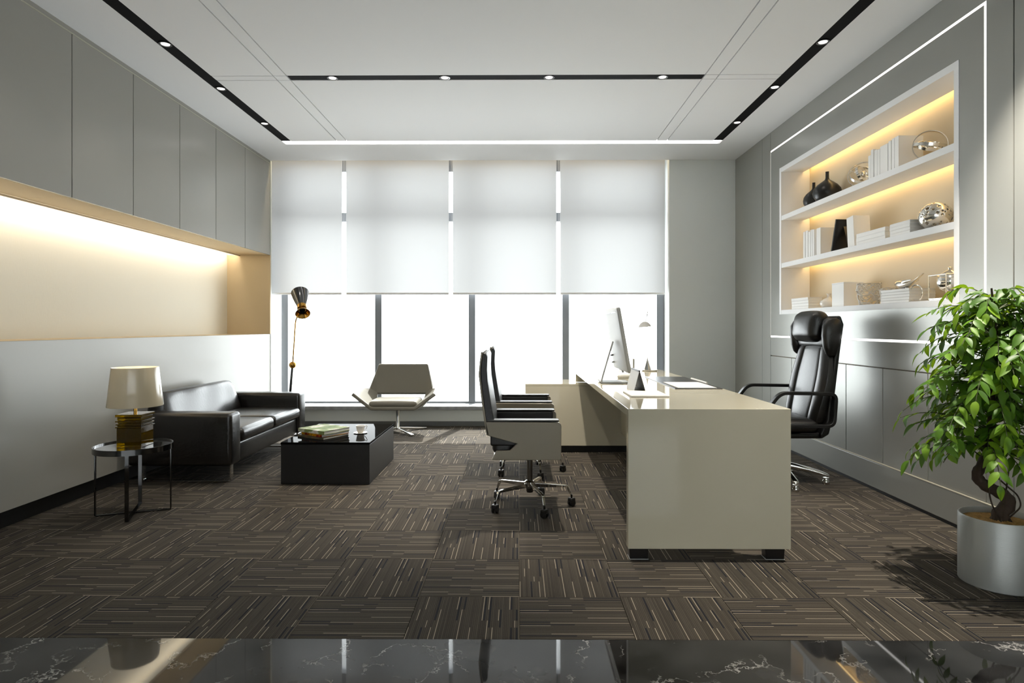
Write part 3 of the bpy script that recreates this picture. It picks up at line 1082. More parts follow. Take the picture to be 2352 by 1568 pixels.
vc = visitor_chair((0.072, 4.085, 0), 'taupe shell visitor chair nearer the camera, black leather inside, on castors')
dup(vc, (0.082, 5.040, 0), 'taupe shell visitor chair half hidden behind the nearer one, by the low cabinet')

# ---- executive chair (local +x points at the desk)
def executive_chair():
    t = thing('executive_chair', 'tall black leather executive chair with wing headrest and loop arms', 'chair', (2.0, 4.775, 0), PI)
    L = M['leather']
    def fx(z):     # front surface of the backrest
        return -0.155 - 0.115 * (z - 0.5) / 0.55 if z < 1.05 else -0.27
    # shell behind
    bm = bmesh.new()
    prof = [(-.20, .365), (-.255, .40), (-.272, .47), (-.300, .71), (-.335, 1.00), (-.362, 1.20), (-.340, 1.262), (-.315, 1.262), (-.318, 1.19), (-.300, 1.00), (-.265, .71), (-.240, .50), (-.19, .40)]
    prism(bm, prof, 'y', -.275, .275)
    obj('back_shell', bm, M['blk_satin'], t, bevel=0.012, seg=3)
    # backrest: one padded slab with two stitched seams
    bm = bmesh.new()
    wz = [(.455, .215, .25), (.462, .235, .6), (.49, .252, .9), (.56, .266, 1), (.65, .278, 1), (.74, .286, 1), (.81, .285, 1), (.88, .272, 1), (.94, .256, 1), (1.00, .242, 1), (1.035, .232, .9), (1.052, .222, .6), (1.058, .208, .25)]
    us = [-1, -.985, -.93, -.84, -.74, -.66, -.60, -.575, -.55, -.525, -.50, -.42, -.28, -.14, 0]
    us = us + [-u for u in us[-2::-1]]
    prev = None
    for z, w, dep in wz:
        front, back = [], []
        for u in us:
            au = abs(u)
            if au < .55:
                th = .020 + .010 * (1 - (au / .55) ** 2)
            else:
                th = .020 + .016 * math.sin(PI * min(1, (au - .55) / .45)) - .020 * max(0, (au - .55) / .45) ** 4
            th -= .011 * math.exp(-((au - .55) / .022) ** 2)
            front.append(bm.verts.new((fx(z) - .03 + (th + .012) * dep, u * w, z)))
            back.append(bm.verts.new((fx(z) - .085, u * w * .96, z)))
        ring = front + back[::-1]
        if prev:
            for i in range(len(ring)):
                j = (i + 1) % len(ring)
                bm.faces.new((prev[i], prev[j], ring[j], ring[i]))
        else:
            bm.faces.new(ring[::-1])
        prev = ring
    bm.faces.new(prev)
    obj('backrest', bm, L, t, smooth=75)
    # neck strip, headrest pillow, wings
    bm = bmesh.new()
    rbox(bm, (-.300, 0, 1.135), (.055, .235, .115), 0.04, (.01, 0, 0), k=5)
    obj('neck_pad', bm, L, t)
    bm = bmesh.new()
    mt = Matrix.Translation((-.245, 0, 1.185)) @ Matrix.Rotation(math.radians(-9), 4, 'Y')
    rbox(bm, (0, 0, 0), (.066, .176, .112), 0.055, (.022, 0, .01), k=6, mt=mt)
    obj('headrest', bm, L, t)
    for s in (-1, 1):
        bm = bmesh.new()
        secs = [((-.275, s * .262, .965), (1, 0, 0), (0, 1, 0), .018, .014), ((-.272, s * .262, .985), (1, 0, 0), (0, 1, 0), .036, .028),
                ((-.272, s * .262, 1.04), (1, 0, 0), (0, 1, 0), .056, .038), ((-.276, s * .262, 1.12), (1, 0, 0), (0, 1, 0), .070, .042),
                ((-.282, s * .262, 1.19), (1, 0, 0), (0, 1, 0), .070, .040), ((-.288, s * .260, 1.232), (1, 0, 0), (0, 1, 0), .052, .030), ((-.290, s * .258, 1.248), (1, 0, 0), (0, 1, 0), .024, .014)]
        loft(bm, secs, 22, 2.3)
        obj('wing', bm, L, t, smooth=70)
    # seat
    bm = bmesh.new()
    rbox(bm, (.065, 0, .452), (.265, .262, .048), 0.045, (0, 0, .022), k=6)
    obj('seat', bm, L, t)
    bm = bmesh.new()
    rbox(bm, (.04, 0, .386), (.27, .255, .022), 0.02, k=3)
    obj('seat_shell', bm, M['blk_satin'], t)
    for s in (-1, 1):
        bm = bmesh.new()
        path = fillet([(.20, s * .318, .470), (-.262, s * .318, .468), (-.278, s * .318, .700), (.120, s * .318, .706), (.235, s * .318, .560)], 0.05, 6, True)
        sweep(bm, path, 0.044, 0.024, (0, 1, 0), True)
        obj('armrest', bm, M['blk_satin'], t, bevel=0.004, smooth=30)
        bx('arm_bracket', M['blk_satin'], t, -.06, .08, min(s * .255, s * .297), max(s * .255, s * .297), .44, .475, bevel=0.004)
    bm = bmesh.new()
    lathe(bm, [(0, .06), (.03, .06), (.034, .08), (.034, .16), (.024, .17), (.024, .30), (.06, .345), (.06, .3645), (0, .3645)], 24)
    obj('gas_lift', bm, M['steel'], t)
    base_rot = math.atan2(4.42 - 4.775, 1.985 - 2.0)
    for k in range(5):
        a = base_rot - PI + 2 * PI * k / 5      # thing itself is turned by half a turn
        d = Vector((math.cos(a), math.sin(a), 0)); sd = (-math.sin(a), math.cos(a), 0)
        up = Vector((0, 0, 1))
        bm = bmesh.new()
        secs = []
        for q, (rr, z, w, hh) in enumerate(((.02, .120, .030, .030), (.10, .118, .027, .026), (.22, .098, .023, .020), (.31, .076, .022, .016), (.340, .066, .022, .014), (.352, .062, .014, .009))):
            secs.append((d * rr + up * z, sd, (0, 0, 1), w, hh))
        loft(bm, secs, 16, 2.4)
        lg = obj('leg', bm, M['chrome'], t, smooth=60)
        bm = bmesh.new()
        lathe(bm, [(0, 0.0), (.024, 0.0), (.027, .008), (.027, .026), (.021, .034), (.021, .050), (0, .050)], 20, c=(d.x * .330, d.y * .330, 0))
        obj('glide', bm, M['chrome'], lg)
    return t
executive_chair()

# ---- sofa (faces +x)
t = thing('leather_sofa', 'black leather two-seat sofa with low box arms along the left wall', 'sofa', (-2.53, 5.40, 0))
S = M['leather_sofa']
def sy(y): return y - 5.40
for y0, y1 in ((4.592, 4.765), (6.035, 6.208)):
    bm = bmesh.new()
    rbox(bm, (-.012, (sy(y0) + sy(y1)) / 2, .336), (.392, (y1 - y0) / 2, .196), 0.028, (0.006, .004, .006), k=6)
    obj('armrest', bm, S, t)
bm = bmesh.new()
rbox(bm, (-.02, 0, .214), (.372, .634, .078), 0.02, (.004, 0, 0), k=5)
obj('seat_base', bm, S, t)
for s in (-1, 1):
    bm = bmesh.new()
    rbox(bm, (.085, s * .3175, .345), (.305, .3165, .052), 0.036, (.012, 0, .014), k=7)
    obj('seat_cushion', bm, S, t)
bm = bmesh.new()
n = 12
prof = [(-.405, .30), (-.395, .55), (-.375, .635), (-.335, .668), (-.285, .672), (-.255, .655), (-.235, .60), (-.205, .52), (-.165, .42), (-.15, .33), (-.16, .30)]
prev = None
for i in range(n + 1):
    y = -.633 + 1.266 * i / n
    e = min(1.0, min(i, n - i) / 1.5 + 0.35)
    ring = []
    for j, (x, z) in enumerate(prof):
        wob = 0.006 * math.sin(i * 1.7 + j) if 4 < j < 9 else 0
        ring.append(bm.verts.new((-.30 + (x + .30) * (0.86 + .14 * e) + wob, y, .45 + (z - .45) * (0.95 + .05 * e))))
    if prev:
        for a in range(len(ring)):
            b = (a + 1) % len(ring)
            bm.faces.new((prev[a], prev[b], ring[b], ring[a]))
    else:
        bm.faces.new(ring[::-1])
    prev = ring
bm.faces.new(prev)
obj('backrest', bm, S, t, smooth=60, sub=1)
for y in (4.70, 6.10):
    bm = bmesh.new()
    path = fillet([(.335, sy(y), .139), (.335, sy(y), .006), (-.335, sy(y), .006), (-.335, sy(y), .139)], 0.02, 4)
    sweep(bm, path, 0.034, 0.010, (0, 1, 0))
    obj('leg', bm, M['chrome'], t, bevel=0.001, seg=1)

# ---- coffee table
t = thing('coffee_table', 'low black gloss block coffee table before the sofa', 'table', (-1.452, 5.058, 0))
bx('body', M['blk_satin'], t, -.333, .333, -.443, .443, 0.004, .300, bevel=0.002)
bx('table_top', M['blk_gloss'], t, -.335, .335, -.445, .445, .3005, .317, bevel=0.0015)
bx('plinth', M['toe'], t, -.32, .32, -.43, .43, 0, .0038, bevel=0)

def book(name, label, cx, cy, z0, w, d, th, rz, cover, group, spine='left'):
    t = thing(name, label, 'book', (cx, cy, z0), rz, group)
    bm = bmesh.new()
    box(bm, -w / 2, w / 2, -d / 2, d / 2, 0, 0.0025)
    box(bm, -w / 2, w / 2, -d / 2, d / 2, th - 0.0025, th)
    box(bm, -w / 2, -w / 2 + 0.003, -d / 2, d / 2, 0.0026, th - 0.0026)
    obj('cover', bm, cover, t, bevel=0.0006, seg=1)
    bx('pages', M['pages'], t, -w / 2 + 0.0035, w / 2 - 0.004, -d / 2 + 0.004, d / 2 - 0.004, 0.0028, th - 0.0028, bevel=0.0)
    return t
ang = math.atan2(4.711 - 4.872, -1.466 + 1.724)
gb = 'picture books stacked on the coffee table'
book('picture_book', 'olive book at the bottom of the stack on the coffee table', -1.553, 4.895, .3172, .262, .292, .016, ang - PI / 2 + PI + .02 , M['cover_olive'], gb)
book('picture_book', 'dark red and yellow book in the middle of the coffee table stack', -1.538, 4.902, .3336, .258, .268, .022, ang - PI / 2 + PI - .10, M['cover_dark'], gb)
book('picture_book', 'green picture book on top of the stack on the coffee table', -1.548, 4.898, .3560, .262, .300, .027, ang - PI / 2 + PI, M['cover_green'], gb)

t = thing('saucer', 'white saucer under the coffee cup', 'saucer', (-1.291, 5.020, .3172))
bm = bmesh.new()
lathe(bm, [(0, 0.0), (.040, 0.0), (.0545, .0040), (.0555, .0062), (.0535, .0066), (.032, .0040), (0, .0038)], 40)
obj('dish', bm, M['porcelain'], t)
t = thing('coffee_cup', 'white coffee cup on the saucer', 'cup', (-1.291, 5.020, .3213))
bm = bmesh.new()
lathe(bm, [(0, 0.0), (.020, 0.0), (.024, .004), (.031, .030), (.036, .058), (.0335, .058), (.028, .030), (.020, .008), (0, .006)], 36)
obj('bowl', bm, M['porcelain'], t)
bm = bmesh.new()
tube(bm, fillet([(.026, 0, .012), (.046, 0, .030), (.056, 0, .052), (.048, 0, .060), (.035, 0, .048)], 0.012, 4), 0.0025, 8)
obj('handle', bm, M['porcelain'], t)
bm = bmesh.new(); lathe(bm, [(0, .048), (.0318, .048), (.0318, .049), (0, .049)], 28)
obj('drink', bm, M['coffee'], t)

# ---- side table and lamp
t = thing('side_table', 'round smoked-glass side table with thin steel legs', 'table', (-2.447, 3.905, 0))
bm = bmesh.new()
lathe(bm, [(.214, .402), (.222, .402), (.222, .437), (.214, .437), (.214, .402)], 56)
obj('rim', bm, M['dark_chrome'], t, smooth=30)
bm = bmesh.new(); lathe(bm, [(0, .418), (.2135, .418), (.2135, .428), (0, .428)], 56)
obj('table_top', bm, M['glass_top'], t, smooth=30)
la = [math.atan2(3.735 - 3.905, -2.378 + 2.447), math.atan2(3.855 - 3.905, -2.652 + 2.447), math.atan2(3.959 - 3.905, -2.253 + 2.447), math.atan2(4.074 - 3.905, -2.51 + 2.447)]
for k, a in enumerate((la[0], la[0] + PI / 2, la[0] + PI, la[0] - PI / 2)):
    d = Vector((math.cos(a), math.sin(a), 0)); sd = (-math.sin(a), math.cos(a), 0)
    bm = bmesh.new()
    sweep(bm, fillet([d * .006 + Vector((0, 0, .006)), d * .208 + Vector((0, 0, .006)), d * .208 + Vector((0, 0, .4015))], 0.006, 2), 0.022, 0.008, sd)
    obj('leg', bm, M['dark_chrome'], t, bevel=0.001, seg=1)
t = thing('table_lamp', 'table lamp with amber crystal block base and cream drum shade', 'lamp', (-2.437, 3.905, .4282), 0.06)
bm = bmesh.new(); box(bm, -.074, .074, -.074, .074, 0, .122)
obj('crystal_block', bm, M['amber'], t, bevel=0.003)
for k, (z0, z1, w) in enumerate(((.1225, .130, .080), (.1305, .139, .072), (.1395, .148, .078), (.1485, .158, .070), (.1585, .168, .080), (.1685, .190, .072), (.1905, .207, .080))):
    bm = bmesh.new(); box(bm, -w, w, -w, w, z0, z1)
    obj('crystal_fin', bm, M['amber'], t, bevel=0.0025)
bm = bmesh.new(); lathe(bm, [(0, .2072), (.010, .2072), (.010, .30), (.006, .305), (.006, .40), (0, .40)], 18)
obj('stem', bm, M['brass'], t)
bm = bmesh.new()
lathe(bm, [(.157, .252), (.158, .255), (.1325, .494), (.1315, .497), (.130, .494), (.155, .255), (.157, .252)], 56)
obj('lamp_shade', bm, M['shade'], t)
bm = bmesh.new(); tube(bm, [(-.131, 0, .480), (.131, 0, .480)], .002, 6); tube(bm, [(0, -.131, .480), (0, .131, .480)], .002, 6); tube(bm, [(0, 0, .395), (0, 0, .480)], .003, 6)
obj('shade_holder', bm, M['brass'], t)
bm = bmesh.new(); bmesh.ops.create_uvsphere(bm, u_segments=18, v_segments=12, radius=.026, matrix=Matrix.Translation((0, 0, .425)))
obj('bulb', bm, M['bulb'], t)

# ---- floor lamp behind the sofa
t = thing('floor_lamp', 'slim floor lamp with black and brass double-cone head behind the sofa', 'lamp', (-2.535, 6.80, 0))
bm = bmesh.new(); lathe(bm, [(0, 0), (.13, 0), (.13, .012), (.12, .018), (.02, .022), (0, .022)], 40)
obj('base', bm, M['blk_satin'], t)
bm = bmesh.new(); tube(bm, [(-.012, 0, .02), (.005, 0, .40), (.034, 0, .745)], [.013, .016, .012], 14)
obj('pole', bm, M['dark_chrome'], t)
bm = bmesh.new(); bmesh.ops.create_uvsphere(bm, u_segments=22, v_segments=14, radius=.038, matrix=Matrix.Translation((.036, 0, .762)))
obj('joint_ball', bm, M['brass'], t)
bm = bmesh.new(); tube(bm, fillet([(.038, 0, .79), (.068, 0, 1.245), (.085, 0, 1.29), (.105, -.01, 1.315)], 0.03, 5), .0078, 10)
obj('rod', bm, M['brass'], t)
axis = Vector((.33, -.66, -.74)).normalized()
q = Vector((0, 0, 1)).rotation_difference(axis).to_matrix().to_4x4()
top = Vector((.085, .09, 1.565))
mt = Matrix.Translation(top) @ q
bm = bmesh.new()
lathe(bm, [(.0, .0), (.092, .0), (.096, .006), (.088, .06), (.070, .14), (.052, .205), (.050, .215), (0, .215)], 40, mt=mt)
obj('lamp_shade', bm, M['dark_chrome'], t)
bm = bmesh.new(); lathe(bm, [(.0, .2155), (.051, .2155), (.051, .262), (.046, .266), (0, .266)], 36, mt=mt)
obj('collar', bm, M['brass'], t)
bm = bmesh.new(); lathe(bm, [(.040, .2665), (.046, .275), (.058, .30), (.079, .335), (.080, .338), (.076, .337), (.054, .303), (.041, .279), (0, .274)], 40, mt=mt)
obj('flare', bm, M['brass'], t)
bm = bmesh.new(); lathe(bm, [(0, .2745), (.030, .2745), (.030, .292), (.022, .300), (0, .302)], 24, mt=mt)
obj('bulb', bm, M['blk_gloss'], t)
bm = bmesh.new(); bmesh.ops.create_uvsphere(bm, u_segments=14, v_segments=8, radius=.014, matrix=Matrix.Translation((.098, -.03, 1.325)))
obj('hinge', bm, M['brass'], t)

# ---- lounge chair by the window
t = thing('lounge_chair', 'low taupe leather swivel lounge chair with flared arms at the windows', 'chair', (-1.365, 6.955, 0))
bm = bmesh.new()
V = {}
def P(k, x, y, z):
    V[k] = bm.verts.new((x, y, z))
for s, n_ in ((-1, 'l'), (1, 'r')):
    P('sf' + n_, s * .235, -.300, .300); P('sb' + n_, s * .255, .13, .285)
    P('af' + n_, s * .452, -.255, .452); P('ab' + n_, s * .425, .12, .470)
    P('bb' + n_, s * .285, .225, .400); P('bt' + n_, s * .290, .345, .745); P('w' + n_, s * .375, .20, .465)
def F(*k): bm.faces.new([V[i] for i in k])
F('sfl', 'sfr', 'sbr', 'sbl')
for n_ in 'lr':
    F('sf' + n_, 'sb' + n_, 'ab' + n_, 'af' + n_)
    F('sb' + n_, 'bb' + n_, 'w' + n_, 'ab' + n_)
    F('bb' + n_, 'bt' + n_, 'w' + n_)
F('bbl', 'bbr', 'btr', 'btl')
o = obj('shell', bm, M['taupe_leather'], t, solid=0.042, bevel=0.015, seg=4, smooth=30)
bm = bmesh.new()
rbox(bm, (0, -.085, .345), (.262, .212, .036), 0.034, (0, 0, .016), k=6)
obj('seat_cushion', bm, M['taupe_leather'], t)
bm = bmesh.new(); lathe(bm, [(0, .03), (.028, .03), (.026, .05), (.022, .06), (.022, .25), (.07, .262), (.07, .272), (0, .272)], 24)
obj('column', bm, M['chrome'], t)
for k in range(4):
    a = math.radians(-53) + k * PI / 2
    d = Vector((math.cos(a), math.sin(a), 0)); sd = (-math.sin(a), math.cos(a), 0)
    bm = bmesh.new()
    sweep(bm, [d * .02 + Vector((0, 0, .045)), d * .36 + Vector((0, 0, .010))], 0.034, 0.018, sd)
    obj('leg', bm, M['chrome'], t, bevel=0.003)

# ---- monitor
t = thing('computer_monitor', 'silver all-in-one monitor on an angled aluminium foot, seen from behind', 'monitor', (0.70, 4.575, DZ))
th = math.atan2(.765 - .685, 1.318 - .862)
mtm = Matrix.Translation((.025, 0, .320)) @ Matrix.Rotation(-th, 4, 'Y')
bm = bmesh.new(); rbox(bm, (0, 0, 0), (.014, .318, .232), 0.012, (0, 0, 0), k=4, mt=mtm)
cs = obj('casing', bm, M['alu'], t)
bm = bmesh.new(); v = box(bm, .0141, .0155, -.300, .300, -.135, .215); xform(v, mtm)
obj('screen', bm, M['screen'], t)
bm = bmesh.new(); v = box(bm, -.0152, -.0135, -.255, -.01, .196, .203); xform(v, mtm)
v2 = box(bm, -.0152, -.0135, .01, .255, .196, .203); xform(v2, mtm)
obj('vent_slot', bm, M['blk_plastic'], cs)
bm = bmesh.new()
path = fillet([(.105, 0, .0058), (-.105, 0, .0058), (-.018, 0, .306)], 0.02, 6)
sweep(bm, path, 0.19, 0.011, (0, 1, 0))
obj('stand', bm, M['alu'], t, bevel=0.0015, seg=1, smooth=30)
for (y, z, m_) in ((.235, -.125, M['blk_plastic']), (.238, -.180, M['steel'])):
    bm = bmesh.new(); v = box(bm, -.035, -.0141, y - .010, y + .010, z - .006, z + .006); xform(v, mtm)
    obj('cable_plug', bm, m_, t, bevel=0.002)

# ---- desk lamp
t = thing('desk_lamp', 'slender chrome desk lamp with small dome shade at the far desk end', 'lamp', (1.205, 5.80, DZ))
bm = bmesh.new(); lathe(bm, [(0, 0), (.066, 0), (.074, .006), (.076, .012), (.070, .012), (.02, .010), (0, .010)], 36, c=(.020, 0, 0))
obj('base', bm, M['porcelain'], t)
bm = bmesh.new(); lathe(bm, [(0, .0102), (.036, .0102), (.034, .02), (.006, .105), (.004, .135), (0, .135)], 28)
obj('cone', bm, M['chrome'], t)
bm = bmesh.new(); tube(bm, [(0, 0, .13), (0, 0, .545)], .0028, 8)
obj('rod', bm, M['chrome'], t)
bm = bmesh.new(); tube(bm, [(0, -.004, .545), (-.018, -.004, .462)], .003, 8); rbox(bm, (0, -.002, .548), (.006, .008, .008), .004, k=1)
obj('arm', bm, M['chrome'], t)
bm = bmesh.new()
lathe(bm, [(0, .050), (.016, .049), (.036, .038), (.052, .020), (.060, .0), (.0585, .0), (.050, .018), (.035, .036), (0, .047)], 32, c=(0, 0, 0), mt=Matrix.Translation((-.025, -.004, .412)) @ Matrix.Rotation(math.radians(-5), 4, 'Y'))
obj('lamp_shade', bm, M['alu'], t)

# ---- small things on the desk
def tent(name, label, cx, cy, half, depth, hgt, mo, mi, cat, ring=True):
    t = thing(name, label, cat, (cx, cy, DZ))
    for s, m_ in ((-1, mo), (1, mi)):
        bm = bmesh.new()
        prism(bm, [(s * depth, 0.0), (s * depth + .003, 0.0), (.0015 + s * .002, hgt), (-.0015 + s * .002, hgt)], 'y', -half, half)
        obj('card', bm, m_, t, bevel=0.0004, seg=1)
    bm = bmesh.new(); prism(bm, [(-depth + .008, .006), (depth - .006, .006), (depth - .006, .0085), (-depth + .008, .0085)], 'y', -half * .8, half * .8)
    obj('strut', bm, mi, t)
    if ring:
        bm = bmesh.new(); rbox(bm, (0, 0, hgt + .0035), (.006, half, .004), .003, k=1)
        obj('binding', bm, M['blk_plastic'], t)
    return t
tent('desk_calendar', 'grey tent desk calendar with black binding behind the white pad', .765, 4.055, .135, .037, .128, M['calgrey'], M['calbrown'], 'calendar')
tent('tent_card', 'small grey card standing behind the monitor', .880, 5.32, .055, .022, .062, M['calgrey'], M['calbrown'], 'card', False)

def slab(name, label, cat, m_, x0, x1, y0, y1, z0, z1, bevel=0.001, group=None):
    t_ = bx(name, m_, None, x0 - (x0 + x1) / 2, x1 - (x0 + x1) / 2, y0 - (y0 + y1) / 2, y1 - (y0 + y1) / 2, 0, z1 - z0, bevel=bevel)
    t_.location = ((x0 + x1) / 2, (y0 + y1) / 2, z0)
    return tag(t_, label, cat, group)
t = thing('notepad', 'white notepad flat on the desk in front of the calendar', 'notepad', (.768, 3.762, DZ))
bx('backing_card', M['calbrown'], t, -.112, .112, -.146, .146, 0, .002, bevel=0.0005)
bx('paper_block', M['paper'], t, -.111, .111, -.145, .145, .0021, .009, bevel=0.0006)
t = thing('desk_blotter', 'black leather desk pad along the desk edge', 'desk pad', (1.190, 4.580, DZ))
bx('pad', M['pad'], t, -.158, .158, -.490, .490, 0, .005, bevel=0.002)
for y0, y1, lab in ((4.110, 4.300, 'white sheet at the near end of the black desk pad'), (4.310, 4.530, 'second white sheet on the black desk pad')):
    slab('paper_sheet', lab, 'paper', M['paper'], 1.058, 1.312, y0, y1, DZ + .0052, DZ + .0085, 0.0004, 'sheets on the desk pad')
slab('slim_notebook', 'slim cream notebook standing proud beyond the desk pad', 'notebook', M['paper'], 1.3495, 1.3615, 4.46, 4.86, DZ, DZ + .012, 0.001)
bm = bmesh.new(); rbox(bm, (0, 0, .019), (.060, .034, .019), 0.018, (0, 0, .008), k=4)
o = obj('computer_mouse', bm, M['mouse'], None); o.location = (.845, 4.96, DZ); tag(o, 'white rounded mouse behind the grey calendar', 'mouse')
t = thing('pen_box', 'small orange and black box behind the monitor', 'box', (.985, 5.50, DZ))
bx('carton', mat('orange_card', (196, 140, 70), 0.6), t, -.01, .045, -.03, .03, 0, .040, bevel=0.001)
bx('end_cap', M['blk_plastic'], t, -.028, -.0105, -.03, .03, 0, .048, bevel=0.002)
t = thing('framed_photo', 'small upright framed photo seen edge-on beyond the monitor', 'picture', (.905, 4.93, DZ))
bm = bmesh.new(); v = box(bm, -.007, .007, -.06, .06, 0, .16)
obj('border', bm, M['alu_edge'], t, bevel=0.002)
bx('print', M['paper'], t, .0072, .0085, -.05, .05, .012, .148, bevel=0)
t = thing('stapler', 'small black stapler beside the calendar', 'stapler', (.835, 4.36, DZ))
bm = bmesh.new(); rbox(bm, (0, 0, .008), (.018, .055, .008), .004, k=2); obj('base', bm, M['blk_plastic'], t)
bm = bmesh.new(); rbox(bm, (0, .004, .034), (.014, .052, .012), .008, k=2, mt=Matrix.Translation((0, 0, .004)) @ Matrix.Rotation(math.radians(6), 4, 'X')); obj('arm', bm, M['blk_plastic'], t)

# ---- bookcase contents
Z1, Z2, Z3 = 2.2705, 1.8055, 1.3475
def vase(name, label, cx, cy, z, prof, m_, cat='vase', group=None):
    t = thing(name, label, cat, (cx, cy, z), 0, group)
    bm = bmesh.new(); lathe(bm, prof, 40); obj('bowl', bm, m_, t, smooth=60)
    return t
def bulb(r, hgt, nr):
    return [(0, 0), (r * .45, 0), (r * .75, hgt * .08), (r * .96, hgt * .22), (r, hgt * .33), (r * .93, hgt * .45), (r * .72, hgt * .57), (r * .42, hgt * .67), (nr * 1.5, hgt * .74), (nr * 1.05, hgt * .80), (nr, hgt * .97), (nr * 1.1, hgt), (nr * .7, hgt), (nr * .6, hgt * .8), (0, hgt * .75)]
vase('bulb_vase', 'larger black bulb vase with thin neck on the top shelf', 2.712, 5.450, Z1, bulb(.118, .275, .014), M['vase_black'], group='black vases on the top shelf')
vase('bulb_vase', 'smaller black bulb vase tucked beside the larger one', 2.730, 5.735, Z1, bulb(.092, .245, .013), M['vase_black'], group='black vases on the top shelf')
def rings(name, label, cx, cy, z, R, rots, grp):
    t = thing(name, label, 'ornament', (cx, cy, z), 0, grp)
    lowest = 9
    parts = []
    for k, (rot, rr) in enumerate(rots):
        mt = Euler(rot).to_matrix().to_4x4()
        bm = bmesh.new()
        v = lathe(bm, [(rr - .004, -.010), (rr, -.010), (rr, .010), (rr - .004, .010), (rr - .004, -.010)], 48)
        xform(v, mt)
        lowest = min(lowest, min(x.co.z for x in v))
        parts.append((bm, 'ring'))
    for bm, nm in parts:
        bmesh.ops.translate(bm, verts=bm.verts[:], vec=(0, 0, -lowest))
        obj(nm, bm, M['silver'], t, smooth=30)
    bm = bmesh.new(); bmesh.ops.create_uvsphere(bm, u_segments=20, v_segments=12, radius=R * .26, matrix=Matrix.Translation((0, 0, -lowest)))
    obj('centre_ball', bm, M['silver'], t)
    bm = bmesh.new()
    d = Vector((.2, -.85, -.45)).normalized()
    tube(bm, [d * -R * .95 + Vector((0, 0, -lowest)), d * R * 1.0 + Vector((0, 0, -lowest)), d * R * 1.01 + Vector((0, 0, -lowest)), d * R * 1.12 + Vector((0, 0, -lowest))], [.003, .003, .009, .001], 8)
    obj('arrow', bm, M['silver'], t)
gs = 'silver ring sculptures on the top shelf'
rings('ring_sculpture', 'silver ring sculpture between the vases and the books', 2.700, 4.87, Z1, .10, [((1.35, 0, -.7), .105), ((.75, -.5, .1), .092), ((1.2, .2, .5), .076)], gs)
rings('ring_sculpture', 'silver ring sculpture at the right end of the top shelf', 2.700, 4.075, Z1, .11, [((1.52, 0, -.45), .100), ((.20, .10, 0), .097), ((.5, -.35, .4), .074)], gs)

def upright(label, y0, y1, hgt, depth, z, lean=0.0, x=2.612, grp=None, m_=M['book_white']):
    """Book standing with its spine to the room; y0 < y1, spine at x."""
    w = y1 - y0
    t = thing('upright_book', label, 'book', (x, (y0 + y1) / 2, z), 0, grp)
    R_ = Matrix.Rotation(lean, 4, 'X')
    off = 0.0
    if lean:
        off = abs(math.sin(lean)) * w / 2
    bm = bmesh.new()
    v = box(bm, 0, .004, -w / 2, w / 2, 0, hgt)
    v += box(bm, .0041, depth, -w / 2, -w / 2 + .003, 0, hgt)
    v += box(bm, .0041, depth, w / 2 - .003, w / 2, 0, hgt)
    xform(v, Matrix.Translation((0, 0, off)) @ R_)
    obj('cover', bm, m_, t, bevel=0.0008, seg=1)
    bm = bmesh.new()
    v = box(bm, .0045, depth - .004, -w / 2 + .0032, w / 2 - .0032, .004, hgt - .005)
    xform(v, Matrix.Translation((0, 0, off)) @ R_)
    obj('pages', bm, M['paper'], t, bevel=0)
    return t
g1 = 'white books standing on the top shelf'
for (a, b, h_, d_, lab) in ((4.603, 4.636, .187, .15, 'low thin white book at the window end of the top shelf books'),
                            (4.570, 4.601, .222, .15, 'second white book from the window in the top shelf row'),
                            (4.520, 4.556, .206, .14, 'third white book in the top shelf row, after a gap'),
                            (4.488, 4.517, .200, .14, 'fourth white book in the top shelf row'),
                            (4.392, 4.484, .212, .16, 'thick white book in the middle of the top shelf row'),
                            (4.352, 4.384, .220, .15, 'white book just before the last two in the top shelf row'),
                            (4.314, 4.346, .226, .16, 'white book beside the last of the top shelf row'),
                            (4.266, 4.310, .228, .17, 'last white book of the top shelf row, its cover facing the plant')):
    upright(lab, a, b, h_, d_, Z1, grp=g1)
g2 = 'white books standing on the middle shelf'
for (a, b, h_, d_, lab) in ((5.655, 5.692, .246, .15, 'first thin white book at the window end of the middle shelf'),
                            (5.600, 5.642, .250, .15, 'second thin white book on the middle shelf'),
                            (5.556, 5.590, .232, .14, 'third thin white book on the middle shelf'),
                            (5.520, 5.546, .244, .14, 'fourth thin white book on the middle shelf'),
                            (5.484, 5.512, .240, .13, 'fifth thin white book on the middle shelf')):
    upright(lab, a, b, h_, d_, Z2, grp=g2)
upright('thick white box file next to the thin books on the middle shelf', 5.366, 5.437, .238, .165, Z2)
upright('white box file leaning against the black picture on the middle shelf', 4.848, 4.945, .245, .13, Z2, lean=-0.09, x=2.625)
# black picture frame leaning back with easel
t = thing('easel_picture', 'black framed picture leaning on its easel on the middle shelf', 'picture', (2.66, 5.075, Z2))
bm = bmesh.new(); v = box(bm, -.065, .115, -.009, .009, 0, .265); xform(v, Matrix.Translation((0, .075, .004)) @ Matrix.Rotation(math.radians(17), 4, 'X'))
obj('border', bm, M['vase_black'], t, bevel=0.003)
bm = bmesh.new(); v = box(bm, -.045, .095, -.0108, -.0095, .022, .243); xform(v, Matrix.Translation((0, .075, .004)) @ Matrix.Rotation(math.radians(17), 4, 'X'))
obj('print', bm, M['blk_satin'], t, bevel=0)
bm = bmesh.new(); prism(bm, [(-.085, 0.0), (-.080, 0.0), (.010, .20), (.004, .20)], 'x', .0, .05)
obj('easel_leg', bm, M['vase_black'], t)

